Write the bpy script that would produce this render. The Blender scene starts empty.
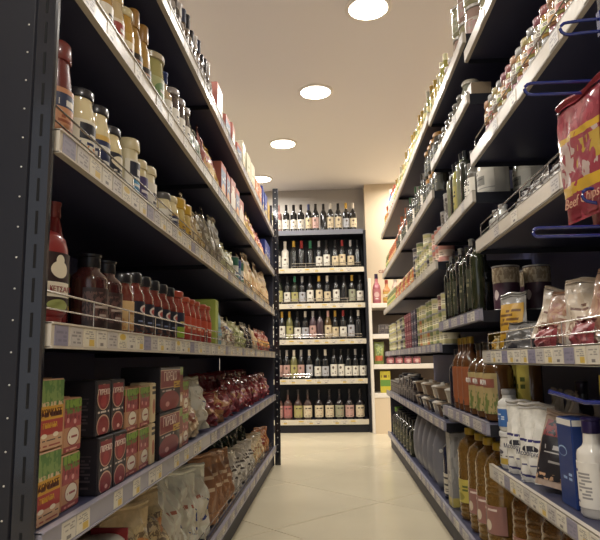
import bpy, bmesh, math, random
from mathutils import Matrix, Vector

# ------------------------------------------------------------------ camera, world, exposure
scene = bpy.context.scene
COL = scene.collection
H = 0.78
cam_data = bpy.data.cameras.new('camera')
cam = bpy.data.objects.new('camera', cam_data)
COL.objects.link(cam)
cam_data.sensor_fit = 'HORIZONTAL'
cam_data.sensor_width = 36.0
cam_data.lens = 36.0
cam_data.clip_start = 0.05
ROLL = math.radians(1.4)
_d = Vector((33.0, -90.0, -600.0)).normalized()          # the aisle's direction in camera axes
_u = Vector((-math.sin(ROLL), math.cos(ROLL), 0.0))
_u = (_u - _d * _u.dot(_d)).normalized()
_x = _d.cross(_u)
_m = Matrix(((_x[0], _x[1], _x[2]), (_d[0], _d[1], _d[2]), (_u[0], _u[1], _u[2])))
cam.matrix_world = Matrix.Translation((0, 0, H)) @ _m.to_4x4()
scene.camera = cam

world = bpy.data.worlds.new('world')
scene.world = world
world.use_nodes = True
world.node_tree.nodes['Background'].inputs[0].default_value = (0.95, 0.97, 1.0, 1)
world.node_tree.nodes['Background'].inputs[1].default_value = 0.5
scene.view_settings.view_transform = 'Standard'
scene.view_settings.look = 'None'
scene.view_settings.gamma = 1.0
scene.view_settings.use_curve_mapping = False
scene.view_settings.exposure = 0.55
LAMP_W = 13.0
LAMP_EMIT = 9.0

rnd = random.Random(7)

# ------------------------------------------------------------------ materials
def lin(c):
    out = []
    gy = 0.3 * c[0] + 0.59 * c[1] + 0.11 * c[2]
    c = [v * 0.86 + gy * 0.14 for v in c]          # the shop's faded print colours
    for v in c:
        v = v / 255.0
        out.append(v / 12.92 if v <= 0.04045 else ((v + 0.055) / 1.055) ** 2.4)
    return (out[0], out[1], out[2], 1.0)

MATS = {}
def mat(name, col, rough=0.5, metal=0.0, coat=0.0, trans=0.0, bump=0.0, bscale=40.0, vary=0.0, alpha=1.0, ior=1.45):
    if name in MATS:
        return MATS[name]
    m = bpy.data.materials.new(name)
    m.use_nodes = True
    nt = m.node_tree
    b = nt.nodes['Principled BSDF']
    b.inputs['Base Color'].default_value = lin(col)
    b.inputs['Roughness'].default_value = rough
    b.inputs['Metallic'].default_value = metal
    b.inputs['Coat Weight'].default_value = coat
    b.inputs['Coat Roughness'].default_value = 0.08
    b.inputs['Transmission Weight'].default_value = trans
    b.inputs['IOR'].default_value = ior
    b.inputs['Alpha'].default_value = alpha
    if bump or vary:
        tc = nt.nodes.new('ShaderNodeTexCoord')
        nz = nt.nodes.new('ShaderNodeTexNoise')
        nz.inputs['Scale'].default_value = bscale
        nz.inputs['Detail'].default_value = 4.0
        nt.links.new(tc.outputs['Object'], nz.inputs['Vector'])
        if vary:
            mx = nt.nodes.new('ShaderNodeMix'); mx.data_type = 'RGBA'
            mx.inputs[6].default_value = lin([min(255, c * (1 + vary)) for c in col])
            mx.inputs[7].default_value = lin([c * (1 - vary) for c in col])
            nt.links.new(nz.outputs['Fac'], mx.inputs[0])
            nt.links.new(mx.outputs[2], b.inputs['Base Color'])
        if bump:
            bp = nt.nodes.new('ShaderNodeBump')
            bp.inputs['Strength'].default_value = bump
            bp.inputs['Distance'].default_value = 0.01
            nt.links.new(nz.outputs['Fac'], bp.inputs['Height'])
            nt.links.new(bp.outputs[0], b.inputs['Normal'])
    MATS[name] = m
    return m

class NT:
    def __init__(self, nt): self.nt = nt
    def val(self, op, a, b=None):
        n = self.nt.nodes.new('ShaderNodeMath'); n.operation = op
        for i, v in enumerate((a, b)):
            if v is None: continue
            if isinstance(v, (int, float)): n.inputs[i].default_value = v
            else: self.nt.links.new(v, n.inputs[i])
        return n.outputs[0]

def prt(name, base, layers, rough=0.42, axis='X', coat=0.0):
    """flat print: layers in the part's own 0..1 frame.
    ('r',x0,x1,z0,z1,col) ('e',cx,cz,rx,rz,col) ('t',x0,x1,z0,z1,col,lines,chars) ('n',x0,x1,z0,z1,col,scale)"""
    if name in MATS:
        return MATS[name]
    m = bpy.data.materials.new(name); m.use_nodes = True
    nt = m.node_tree; N = NT(nt); b = nt.nodes['Principled BSDF']
    b.inputs['Roughness'].default_value = rough
    b.inputs['Coat Weight'].default_value = coat
    tc = nt.nodes.new('ShaderNodeTexCoord')
    sp = nt.nodes.new('ShaderNodeSeparateXYZ')
    nt.links.new(tc.outputs['Generated'], sp.inputs[0])
    X = sp.outputs[0 if axis == 'X' else 1]; Z = sp.outputs[2]
    cur = None
    for L in layers:
        k = L[0]
        if k == 'e':
            _, cx, cz, rx, rz, col = L
            dx = N.val('DIVIDE', N.val('SUBTRACT', X, cx), rx)
            dz = N.val('DIVIDE', N.val('SUBTRACT', Z, cz), rz)
            mask = N.val('LESS_THAN', N.val('ADD', N.val('MULTIPLY', dx, dx), N.val('MULTIPLY', dz, dz)), 1.0)
        else:
            x0, x1, z0, z1, col = L[1:6]
            mask = N.val('MULTIPLY', N.val('GREATER_THAN', Z, z0), N.val('LESS_THAN', Z, z1))
            if x0 > 0 or x1 < 1:
                mask = N.val('MULTIPLY', mask, N.val('MULTIPLY', N.val('GREATER_THAN', X, x0), N.val('LESS_THAN', X, x1)))
            if k == 't':
                lines, chars = L[6], L[7]
                zz = N.val('MULTIPLY', N.val('DIVIDE', N.val('SUBTRACT', Z, z0), z1 - z0), lines)
                row = N.val('LESS_THAN', N.val('FRACT', zz), 0.6)
                cell = N.val('ADD', N.val('FLOOR', N.val('MULTIPLY', X, chars)), N.val('MULTIPLY', N.val('FLOOR', zz), 37.0))
                wn = nt.nodes.new('ShaderNodeTexWhiteNoise'); wn.noise_dimensions = '1D'
                nt.links.new(cell, wn.inputs['W'])
                mask = N.val('MULTIPLY', mask, N.val('MULTIPLY', row, N.val('GREATER_THAN', wn.outputs['Value'], 0.38)))
            elif k == 'n':
                nz = nt.nodes.new('ShaderNodeTexNoise'); nz.inputs['Scale'].default_value = L[6]; nz.inputs['Detail'].default_value = 2.0
                nt.links.new(tc.outputs['Generated'], nz.inputs['Vector'])
                mask = N.val('MULTIPLY', mask, N.val('GREATER_THAN', nz.outputs['Fac'], 0.5))
        mx = nt.nodes.new('ShaderNodeMix'); mx.data_type = 'RGBA'
        nt.links.new(mask, mx.inputs[0])
        if cur is None: mx.inputs[6].default_value = lin(base)
        else: nt.links.new(cur, mx.inputs[6])
        mx.inputs[7].default_value = lin(col)
        cur = mx.outputs[2]
    if cur is None: b.inputs['Base Color'].default_value = lin(base)
    else: nt.links.new(cur, b.inputs['Base Color'])
    MATS[name] = m
    return m

def emis(name, col, s):
    m = bpy.data.materials.new(name); m.use_nodes = True
    b = m.node_tree.nodes['Principled BSDF']
    b.inputs['Base Color'].default_value = lin(col)
    b.inputs['Emission Color'].default_value = lin(col)
    b.inputs['Emission Strength'].default_value = s
    return m

STEEL = mat('navy_steel', (56, 57, 82), 0.42, 0.0, vary=0.06, bscale=3.0)
POSTM = mat('black_steel', (20, 21, 31), 0.18, 0.0, coat=0.5)
PANEL = mat('navy_panel', (44, 44, 62), 0.55)
BACKM = mat('navy_back', (80, 82, 126), 0.6)
RAILM = mat('cream_rail', (196, 184, 166), 0.35, bump=0.05, bscale=60, coat=0.2)
RAILG = mat('lavender_rail', (142, 138, 150), 0.35, coat=0.25)
WIRE = mat('chrome_wire', (176, 170, 164), 0.22, 0.9)
HOOK = mat('blue_plastic', (22, 34, 112), 0.25, coat=0.6)
ENDM = mat('black_end_panel', (18, 18, 28), 0.42)
SLOT = mat('slot_shadow', (6, 6, 9), 0.9)
HOLE_LIGHT = mat('hole_light_pale', (205, 200, 192), 0.3, 0.6)  # pale metal that paints the light seen through the perforations
WHITE = mat('white_paint', (226, 216, 200), 0.5)

# ------------------------------------------------------------------ mesh helpers
MESH = {}
def new_mesh(key, verts, faces, material, smooth=False, sharp=None):
    me = bpy.data.meshes.new(key)
    me.from_pydata(verts, [], faces)
    if material is not None: me.materials.append(material)
    if smooth:
        me.polygons.foreach_set('use_smooth', [True] * len(me.polygons))
        try: me.set_sharp_from_angle(angle=math.radians(sharp or 42))
        except Exception: pass
    me.update()
    return me

def shaped(key, material, fn, smooth=False):
    k = (key, material.name)
    if k not in MESH:
        v, f = fn()
        MESH[k] = new_mesh(str(key)[:40], v, f, material, smooth)
    return MESH[k]

def box_vf(x0, x1, y0, y1, z0, z1):
    v = [(x0, y0, z0), (x1, y0, z0), (x1, y1, z0), (x0, y1, z0), (x0, y0, z1), (x1, y0, z1), (x1, y1, z1), (x0, y1, z1)]
    f = [(0, 3, 2, 1), (4, 5, 6, 7), (0, 1, 5, 4), (1, 2, 6, 5), (2, 3, 7, 6), (3, 0, 4, 7)]
    return v, f

def bevbox_vf(x0, x1, y0, y1, z0, z1, bv):
    bm = bmesh.new()
    v, f = box_vf(x0, x1, y0, y1, z0, z1)
    bv_ = [bm.verts.new(p) for p in v]
    for q in f: bm.faces.new([bv_[i] for i in q])
    bmesh.ops.bevel(bm, geom=list(bm.edges), offset=bv, segments=1, affect='EDGES', profile=0.5)
    bm.verts.index_update()
    vv = [tuple(a.co) for a in bm.verts]; ff = [tuple(a.index for a in q.verts) for q in bm.faces]
    bm.free()
    return vv, ff

def merge(*vfs):
    V, F = [], []
    for v, f in vfs:
        o = len(V); V += v; F += [tuple(i + o for i in q) for q in f]
    return V, F

def lathe_vf(prof, seg=16, sy=1.0, wob=None):
    V, F = [], []
    n = len(prof)
    for i, (r, z) in enumerate(prof):
        for k in range(seg):
            a = 2 * math.pi * k / seg
            rr = r if wob is None else r * (1 + wob * (k % 2))
            V.append((rr * math.cos(a), rr * math.sin(a) * sy, z))
    for i in range(n - 1):
        for k in range(seg):
            k2 = (k + 1) % seg
            F.append((i * seg + k, i * seg + k2, (i + 1) * seg + k2, (i + 1) * seg + k))
    F.append(tuple(range(seg - 1, -1, -1)))
    F.append(tuple((n - 1) * seg + k for k in range(seg)))
    return V, F

def arc_vf(r, z0, z1, half_deg=75, seg=10, sy=1.0, r1=None):
    V, F = [], []
    a0 = math.radians(half_deg)
    r1 = r if r1 is None else r1
    for t in range(2):
        off = 0.0 if t == 0 else -0.0012
        for k in range(seg + 1):
            a = -math.pi / 2 - a0 + 2 * a0 * k / seg
            V.append(((r + off) * math.cos(a), (r + off) * math.sin(a) * sy, z0))
            V.append(((r1 + off) * math.cos(a), (r1 + off) * math.sin(a) * sy, z1))
    m = (seg + 1) * 2
    for k in range(seg):
        b = k * 2
        F.append((b, b + 2, b + 3, b + 1))
        F.append((m + b, m + b + 1, m + b + 3, m + b + 2))
        F.append((b + 1, b + 3, m + b + 3, m + b + 1))
        F.append((b, m + b, m + b + 2, b + 2))
    e = seg * 2
    F.append((0, 1, m + 1, m)); F.append((e, m + e, m + e + 1, e + 1))
    return V, F

def tube_vf(path, r, seg=6, closed=False):
    V, F = [], []
    P = [Vector(p) for p in path]; n = len(P)
    for i, p in enumerate(P):
        a = P[i - 1] if (i > 0 or closed) else p
        b = P[(i + 1) % n] if (i < n - 1 or closed) else p
        t = (b - a).normalized()
        ref = Vector((0, 0, 1)) if abs(t.z) < 0.9 else Vector((1, 0, 0))
        s = t.cross(ref).normalized(); u = s.cross(t)
        for k in range(seg):
            an = 2 * math.pi * k / seg
            V.append(tuple(p + (s * math.cos(an) + u * math.sin(an)) * r))
    m = n if closed else n - 1
    for i in range(m):
        j = (i + 1) % n
        for k in range(seg):
            k2 = (k + 1) % seg
            F.append((i * seg + k, j * seg + k, j * seg + k2, i * seg + k2))
    if not closed:
        F.append(tuple(range(seg))); F.append(tuple((n - 1) * seg + k for k in range(seg - 1, -1, -1)))
    return V, F

def bag_vf(w, h, t, seed, crink=1.0, nu=12, nv=14, flat_bottom=True, part='body', win=(0, 1, 0, 1), sag=0.0):
    R = random.Random(seed)
    ph = [R.uniform(0, 6.28) for _ in range(8)]
    fr = [R.uniform(5, 13) for _ in range(4)]
    lean = R.uniform(-0.06, 0.06) * w
    def surf(u, v, side):
        e = max(0.0, 1 - abs(2 * u - 1) ** 2.6) ** 0.6
        top = 0.90
        if v > top: pv = 0.03
        else:
            q = v / top
            lo = 0.75 if flat_bottom else 0.0
            pv = (lo + (1 - lo) * min(1, q * 4)) if q < 0.25 else (1 - ((q - 0.25) / 0.75) ** 2.2)
            pv = max(pv, 0.03)
        c = crink * 0.06 * t * (math.sin(fr[0] * u * 2 + fr[1] * v + ph[0]) + math.sin(fr[2] * v * 2 - fr[3] * u + ph[1]) + 0.6 * math.sin(17 * u + 11 * v + ph[2]))
        wob = crink * 0.02 * w * math.sin(6 * v + ph[3])
        wid = w * (1 - 0.05 * math.sin(math.pi * min(1, v / 0.9)))
        y = side * (t * 0.5 * e * pv + c * e * min(1, pv * 3))
        x = (u - 0.5) * wid + wob + lean * v
        z = v * h * (1 - sag * e * v)
        return Vector((x, y, z))
    V, F = [], []
    def grid(u0, u1, v0, v1, nu, nv, side, off=0.0):
        o = len(V)
        for j in range(nv + 1):
            for i in range(nu + 1):
                p = surf(u0 + (u1 - u0) * i / nu, v0 + (v1 - v0) * j / nv, side)
                V.append((p.x, p.y + off, p.z))
        for j in range(nv):
            for i in range(nu):
                a = o + j * (nu + 1) + i
                q = (a, a + 1, a + nu + 2, a + nu + 1)
                F.append(q if side < 0 else q[::-1])
    if part == 'body':
        grid(0, 1, 0, 0.93, nu, nv, -1); n0 = len(V)
        grid(0, 1, 0, 0.93, nu, nv, 1)
        for i in range(nu): F.append((i + 1, i, n0 + i, n0 + i + 1))
        b = nv * (nu + 1)
        for i in range(nu): F.append((b + i, b + i + 1, n0 + b + i + 1, n0 + b + i))
    elif part == 'print':
        grid(win[0], win[1], win[2], win[3], 9, 9, -1, -0.0015)
        n0 = len(V)
        grid(win[0], win[1], win[2], win[3], 9, 9, -1, -0.0004)
        F[len(F) // 2:] = [q[::-1] for q in F[len(F) // 2:]]
    elif part == 'seal':
        o = []
        for j, v in enumerate((0.925, 0.95, 0.975, 1.0)):
            for s in (-1, 1):
                for i in range(nu + 1):
                    p = surf(i / nu, v, -1)
                    V.append((p.x, s * 0.0012 + (0.0022 if j % 2 else -0.0022) + 0.004 * math.sin(5 * i / nu + ph[4]) * (v - 0.92) * 10, p.z + 0.0025 * math.sin(9 * i / nu + ph[5])))
        n = nu + 1
        for j in range(3):
            for s in range(2):
                a = (j * 2 + s) * n; b = ((j + 1) * 2 + s) * n
                for i in range(nu):
                    q = (a + i, a + i + 1, b + i + 1, b + i)
                    F.append(q if s == 0 else q[::-1])
        a = 6 * n
        for i in range(nu): F.append((a + i, a + i + 1, a + n + i + 1, a + n + i))
    return V, F

def cyly_vf(r, y0, y1, z, n=10):
    V = [(r * math.cos(2 * math.pi * k / n), yy, z + r * math.sin(2 * math.pi * k / n)) for yy in (y0, y1) for k in range(n)]
    return V, [tuple(range(n)), tuple(range(2 * n - 1, n - 1, -1))] + [(k, n + k, n + (k + 1) % n, (k + 1) % n) for k in range(n)]

def text_mesh(s, size, material, shear=0.0):
    k = ('text', s, size, material.name)
    if k not in MESH:
        c = bpy.data.curves.new('lettering', 'FONT'); c.body = s; c.size = size; c.align_x = 'CENTER'; c.align_y = 'CENTER'
        c.extrude = 0.0004; c.resolution_u = 2; c.shear = shear
        o = bpy.data.objects.new('lettering_source', c); COL.objects.link(o)
        dg = bpy.context.evaluated_depsgraph_get(); dg.update()
        me = bpy.data.meshes.new_from_object(o.evaluated_get(dg))
        bpy.data.objects.remove(o); bpy.data.curves.remove(c)
        me.materials.clear(); me.materials.append(material)
        me.transform(Matrix.Rotation(math.pi / 2, 4, 'X'))
        MESH[k] = me
    return MESH[k]

def obj(name, me, parent=None, loc=(0, 0, 0), rot=(0, 0, 0), scale=None):
    o = bpy.data.objects.new(name, me); COL.objects.link(o)
    o.location = loc; o.rotation_euler = rot
    if scale: o.scale = scale
    if parent is not None: o.parent = parent
    return o

def boxo(name, x0, x1, y0, y1, z0, z1, m, parent=None, bev=0.0):
    cx, cy = (x0 + x1) / 2, (y0 + y1) / 2
    a = (x0 - cx, x1 - cx, y0 - cy, y1 - cy, 0, z1 - z0)
    v, f = bevbox_vf(*a, bev) if bev else box_vf(*a)
    return obj(name, new_mesh(name, v, f, m), parent, (cx, cy, z0))

def empty(name, loc=(0, 0, 0), rot=(0, 0, 0)):
    return obj(name, None, None, loc, rot)

def tag(o, label=None, cat=None, group=None, kind=None):
    if label: o['label'] = label
    if cat: o['category'] = cat
    if group: o['group'] = group
    if kind: o['kind'] = kind
    return o

# ------------------------------------------------------------------ room
CEIL = 2.85
def structure(name, x0, x1, y0, y1, z0, z1, m, label):
    o = boxo(name, x0, x1, y0, y1, z0, z1, m)
    tag(o, label, name.split('_')[0], None, 'structure')
    return o

FLOORB = mat('floor_screed', (196, 182, 154), 0.4)
PLASTER = mat('ceiling_plaster', (238, 232, 226), 0.75, bump=0.03, bscale=25)
structure('floor', -2.6, 2.6, -2.6, 7.4, -0.12, -0.004, FLOORB, 'pale beige polished tile floor of the shop aisle')
structure('ceiling', -2.6, 2.6, -2.6, 7.4, CEIL, CEIL + 0.1, PLASTER, 'plain pale plaster ceiling with round lamps')
WALLG = mat('grey_wall', (176, 168, 158), 0.7, bump=0.03, bscale=30)
BEIGE = mat('beige_wall', (214, 192, 158), 0.65, bump=0.03, bscale=30)
structure('wall_back', -2.6, 0.42, 7.15, 7.3, 0, CEIL, WALLG, 'grey plaster wall behind the wine bottles')
structure('wall_side', 0.42, 2.6, 6.98, 7.3, 0, CEIL, BEIGE, 'beige wall beside the wine rack')
structure('wall_left', -2.7, -2.6, -2.6, 7.4, 0, CEIL, WALLG, 'grey plaster wall behind the left shelving')
structure('wall_right', 2.6, 2.7, -2.6, 7.4, 0, CEIL, BEIGE, 'beige plaster wall behind the right shelving')
floor = bpy.data.objects['floor']
TILEM = mat('floor_tile', (206, 192, 160), 0.26, coat=0.15, vary=0.05, bscale=2.2, bump=0.02)
S2 = math.sqrt(0.5); TS = 0.77; g = 0.0022
tile_me = None
for iu in range(-12, 6):
    for iv in range(-3, 14):
        u = -2.29 + TS * (iu + 0.5); v = 1.87 + TS * (iv + 0.5)
        x = (u + v) * S2; y = (v - u) * S2
        if not (-1.2 < x < 1.2 and 0.2 < y < 7.05): continue
        if tile_me is None:
            V, F = bevbox_vf(-TS / 2 + g, TS / 2 - g, -TS / 2 + g, TS / 2 - g, -0.010, 0.0, 0.0015)
            tile_me = new_mesh('tile', V, F, TILEM)
        obj('tile', tile_me, floor, (x, y, 0.0 + 0.06 + 0.0), (0, 0, math.pi / 4))
for c in floor.children:
    c.location = (c.location.x - floor.location.x, c.location.y - floor.location.y, 0.12)

# ------------------------------------------------------------------ ceiling lamps
LAMPGLOW = emis('lamp_diffuser', (255, 246, 226), LAMP_EMIT)
RING = mat('lamp_ring', (238, 230, 216), 0.4)
def lamp(x, y, label):
    t = tag(empty('ceiling_lamp', (x, y, CEIL)), label, 'lamp', 'round ceiling lamps')
    V, F = [], []
    ring = [(0.112, 0.0), (0.138, 0.0), (0.138, -0.010), (0.130, -0.014), (0.116, -0.012)]
    seg = 32
    for r, z in ring:
        for k in range(seg):
            a = 2 * math.pi * k / seg; V.append((r * math.cos(a), r * math.sin(a), z))
    for i in range(len(ring)):
        j = (i + 1) % len(ring)
        for k in range(seg):
            k2 = (k + 1) % seg; F.append((i * seg + k, j * seg + k, j * seg + k2, i * seg + k2))
    obj('trim_ring', shaped('lamp_ring', RING, lambda: (V, F), True), t)
    obj('diffuser', shaped('lamp_disc', LAMPGLOW, lambda: lathe_vf([(0.114, -0.008), (0.114, -0.010), (0.08, -0.013), (0.03, -0.0145)][::-1], 32), True), t)
    ld = bpy.data.lights.new('lamp_light', 'AREA'); ld.shape = 'DISK'; ld.size = 0.22; ld.energy = LAMP_W; ld.color = (1.0, 0.96, 0.90)
    ld.spread = math.radians(170)
    obj('lamp_light', ld, t, (0, 0, -0.022))
    return t
DX, DY = -0.345, 1.10
lamps_seen = ['ceiling lamp nearest the camera above the aisle', 'second ceiling lamp along the aisle from the camera', 'third ceiling lamp, above the left shelving', 'farthest ceiling lamp, partly hidden by the left top shelf']
for i in range(4): lamp(0.26 + DX * i, 3.32 + DY * i - 0.005, lamps_seen[i])
others = ['ceiling lamp over the near right shelving, out of the picture', 'ceiling lamp right of the camera, out of the picture', 'ceiling lamp above the camera side, out of the picture']
for i in range(3, 4): lamp(0.26 - DX * i, 3.32 - DY * i, others[i - 1])
n = 0
for ox, nm in ((-1.75, 'left'), (1.75, 'right')):  # unseen rows added over the neighbouring aisles so bounce light lifts the ceiling
    for i in range(-4, 4):
        x, y = 0.26 + DX * i + ox, 3.32 + DY * i
        if abs(x) < 2.45 and (abs(x) > 0.95 or y < 1.2) and y < 7.0:
            n += 1
            lamp(x, y, 'added unseen ceiling lamp %s in the %s row above the neighbouring aisle' % (['one', 'two', 'three', 'four', 'five', 'six', 'seven', 'eight', 'nine', 'ten', 'eleven', 'twelve', 'thirteen', 'fourteen'][n], nm))

# ------------------------------------------------------------------ shelving
A, B = -0.457, 0.492          # aisle faces of the left and right shelving
DEP = 0.42
RAILH = 0.042
def tagmat(k):
    T = (150, 142, 132)
    return [prt('tag_yellow_low', (212, 202, 178), [('t', .1, .9, .45, .92, T, 4, 11), ('r', .45, .9, .06, .42, (205, 168, 62))]),
            prt('tag_plain', (206, 197, 180), [('t', .1, .9, .5, .9, T, 3, 9), ('t', .2, .8, .1, .4, (120, 112, 108), 1, 6)]),
            prt('tag_yellow_top', (210, 200, 174), [('e', .5, .75, .36, .2, (206, 170, 58)), ('t', .1, .9, .08, .5, T, 4, 10)]),
            prt('tag_lavender', (136, 130, 150), [('t', .1, .9, .2, .8, (118, 112, 132), 3, 8)]),
            prt('tag_grey', (186, 178, 170), [('t', .1, .9, .15, .85, (134, 126, 124), 4, 9)])][k]
TAGPAT = random.Random(3)
def tagmesh(k, w, h):
    return shaped(('tag', k, round(w, 3), round(h, 3)), tagmat(k), lambda: box_vf(-w / 2, w / 2, -0.0012, 0.0, 0, h))

def shelf(unit, side, y0, y1, zb, rail_mat=RAILM, tags=True, pattern=(0, 1, 4, 2, 1, 0, 3, 4), tagw=0.058, fence=None, depth=DEP, front=None):
    """one steel shelf with its front rail, price tags and wire guard; unit is the bay's Empty (at the world origin)"""
    xf = (A if side < 0 else B) if front is None else front
    s = -side                                # direction from shelf towards the aisle
    xb = xf - s * depth
    zt = zb + 0.034
    V, F = box_vf(min(xf, xb), max(xf, xb), y0 + 0.004, y1 - 0.004, zt - 0.022, zt)
    sh = obj('shelf', new_mesh('shelf', V, F, STEEL), unit)
    for e0, e1 in ((y0 + 0.0015, y0 + 0.0038), (y1 - 0.0038, y1 - 0.0015)):
        V, F = box_vf(min(xf, xb), max(xf, xb), e0, e1, zb - 0.004, zt)
        obj('end_bracket', new_mesh('end_bracket', V, F, ENDM), sh)
    x0, x1 = sorted((xf + s * 0.0005, xf + s * 0.012))
    V, F = merge(box_vf(x0, x1, y0 + 0.003, y1 - 0.003, zb + 0.001, zb + RAILH - 0.001),
                 box_vf(min(x0, x1 + s * 0.003) if s < 0 else x0, x1 if s < 0 else x1 + 0.003, y0 + 0.003, y1 - 0.003, zb, zb + 0.003),
                 box_vf(min(x0, x1 + s * 0.003) if s < 0 else x0, x1 if s < 0 else x1 + 0.003, y0 + 0.003, y1 - 0.003, zb + RAILH - 0.003, zb + RAILH))
    obj('price_rail', new_mesh('price_rail', V, F, rail_mat), sh)
    if tags:
        y = y0 + 0.01 + tagw / 2; i = TAGPAT.randrange(8)
        while y + tagw / 2 < y1 - 0.006:
            k = pattern[i % len(pattern)]; i += 1
            if k >= 0:
                obj('price_tag', tagmesh(k, tagw - 0.003 - 0.008 * TAGPAT.random(), RAILH - 0.009), sh, (xf + s * 0.012, y, zb + 0.0045), (0, 0, math.pi / 2 if s > 0 else -math.pi / 2))
            y += tagw
    if fence:
        fy0, fy1 = fence[0], fence[1]; fh = fence[2] if len(fence) > 2 else 0.05
        xx = xf - s * 0.006
        z0 = zb + RAILH - 0.004
        vf = [tube_vf([(xx, fy0, z0), (xx, fy0, z0 + fh - 0.008), (xx, fy0 + 0.008, z0 + fh), (xx, fy1 - 0.008, z0 + fh), (xx, fy1, z0 + fh - 0.008), (xx, fy1, z0)], 0.0021),
              tube_vf([(xx, fy0, z0 + fh * 0.5), (xx, fy1, z0 + fh * 0.5)], 0.0016), tube_vf([(xx, fy0, z0 + 0.004), (xx, fy1, z0 + 0.004)], 0.0016)]
        k = max(1, round((fy1 - fy0) / 0.21))
        for q in range(1, k): vf.append(tube_vf([(xx, fy0 + (fy1 - fy0) * q / k, z0), (xx, fy0 + (fy1 - fy0) * q / k, z0 + fh)], 0.0014))
        V, F = merge(*vf)
        obj('wire_guard', new_mesh('wire_guard', V, F, WIRE, True), sh)
    return sh

def upright(unit, x0, x1, y0, y1, z1, slots=None, name='upright', m=POSTM, hole_light_dots=None):
    u = boxo(name, x0, x1, y0, y1, 0.0, z1, m, unit, 0.003)
    if slots:                                   # slots down the face towards the camera
        xs, pitch, h = slots
        me = shaped(('slot', h), SLOT, lambda: box_vf(-0.0021, 0.0021, -0.0006, 0.0003, 0, h))
        z = 0.06
        while z + h < z1:
            obj('slot', me, u, (xs - (x0 + x1) / 2, y0 - (y0 + y1) / 2, z)); z += pitch
    if hole_light_dots:  # pale discs stand in for light showing through the holes
        xs, pitch, r = hole_light_dots
        me = shaped(('rivet', r), HOLE_LIGHT, lambda: lathe_vf([(r, -0.0003), (r, 0.0008), (r * .6, 0.0015)], 8))
        z = 0.1
        while z < z1 - 0.03:
            o = obj('rivet', me, u, (xs - (x0 + x1) / 2, y0 - (y0 + y1) / 2, z), (math.pi / 2, 0, 0)); z += pitch
    return u

def kick(unit, side, y0, y1, zt, front=None):
    xf = (A if side < 0 else B) if front is None else front
    s = -side
    x0, x1 = sorted((xf - s * 0.012, xf - s * 0.024))
    boxo('kick_plate', x0, x1, y0 + 0.002, y1 - 0.002, 0.002, zt, PANEL, unit)

def back(unit, side, y0, y1, z1, depth=DEP):
    xf = A if side < 0 else B
    s = -side
    xb = xf - s * (depth + 0.002)
    x0, x1 = sorted((xb, xb - s * 0.02))
    boxo('back_panel', x0, x1, y0 + 0.001, y1 - 0.001, 0.0, z1, BACKM, unit)

LZ = dict(L1=1.757, L2=1.440, L3=1.128, L4=0.806, L5=0.487, L6=0.106)
LY = [0.929, 2.195, 3.43, 4.665]
lab = ['near bay of navy steel shelving with tomato cartons and ketchup', 'middle bay of the left navy shelving, red lidded jars onward', 'far bay of the left navy shelving beside the wine rack']
for i in range(3):
    t = tag(empty('shelving_bay'), lab[i], 'shelving', 'left shelving bays')
    y0, y1 = LY[i], LY[i + 1]
    for nm, z in LZ.items():
        far = i > 0
        pat = (0, 1, 4, 2, 1, 0, 3, 4) if nm in ('L3', 'L4') else ((-1, 0, -1, 0, -1, 1, 0, -1) if nm == 'L5' and not far else ((4, 3, 4, 1, 3, 4, 4, 1) if nm in ('L5', 'L6') or far else (-1, 1, -1, -1, 4, -1, 1, -1)))
        fence = None
        if nm == 'L3': fence = (y0 + 0.01, y1 - 0.01, 0.052)
        if nm == 'L4': fence = (y0 + 0.01, y1 - 0.01 if i else 2.17, 0.055)
        if nm == 'L2' : fence = (y0 + 0.01, y1 - 0.01, 0.02)
        if nm == 'L6': fence = (y0 + 0.01, y1 - 0.01, 0.05)
        shelf(t, -1, y0, y1, z, RAILG if nm in ('L5', 'L6') else RAILM, pattern=pat, fence=fence)
    kick(t, -1, y0, y1, LZ['L6'] - 0.005)
    back(t, -1, y0, y1, 2.12)
    if i == 0:
        upright(t, -0.4865, -0.4505, 0.914, 0.927, 2.3, (-0.4685, 0.0545, 0.038))
        upright(t, -0.878, -0.4875, 0.917, 0.927, 2.3, name='end_panel', m=ENDM, hole_light_dots=(-0.5, 0.05, 0.0016))
    else:
        pass
    if i == 2:
        upright(t, A - DEP, A - 0.004, y1 + 0.003, y1 + 0.018, 2.0, name='end_panel', m=PANEL)
        upright(t, A + 0.001, A + 0.044, y1 + 0.02, y1 + 0.055, 2.16, None, m=POSTM, hole_light_dots=(A + 0.022, 0.052, 0.0045))

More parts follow.
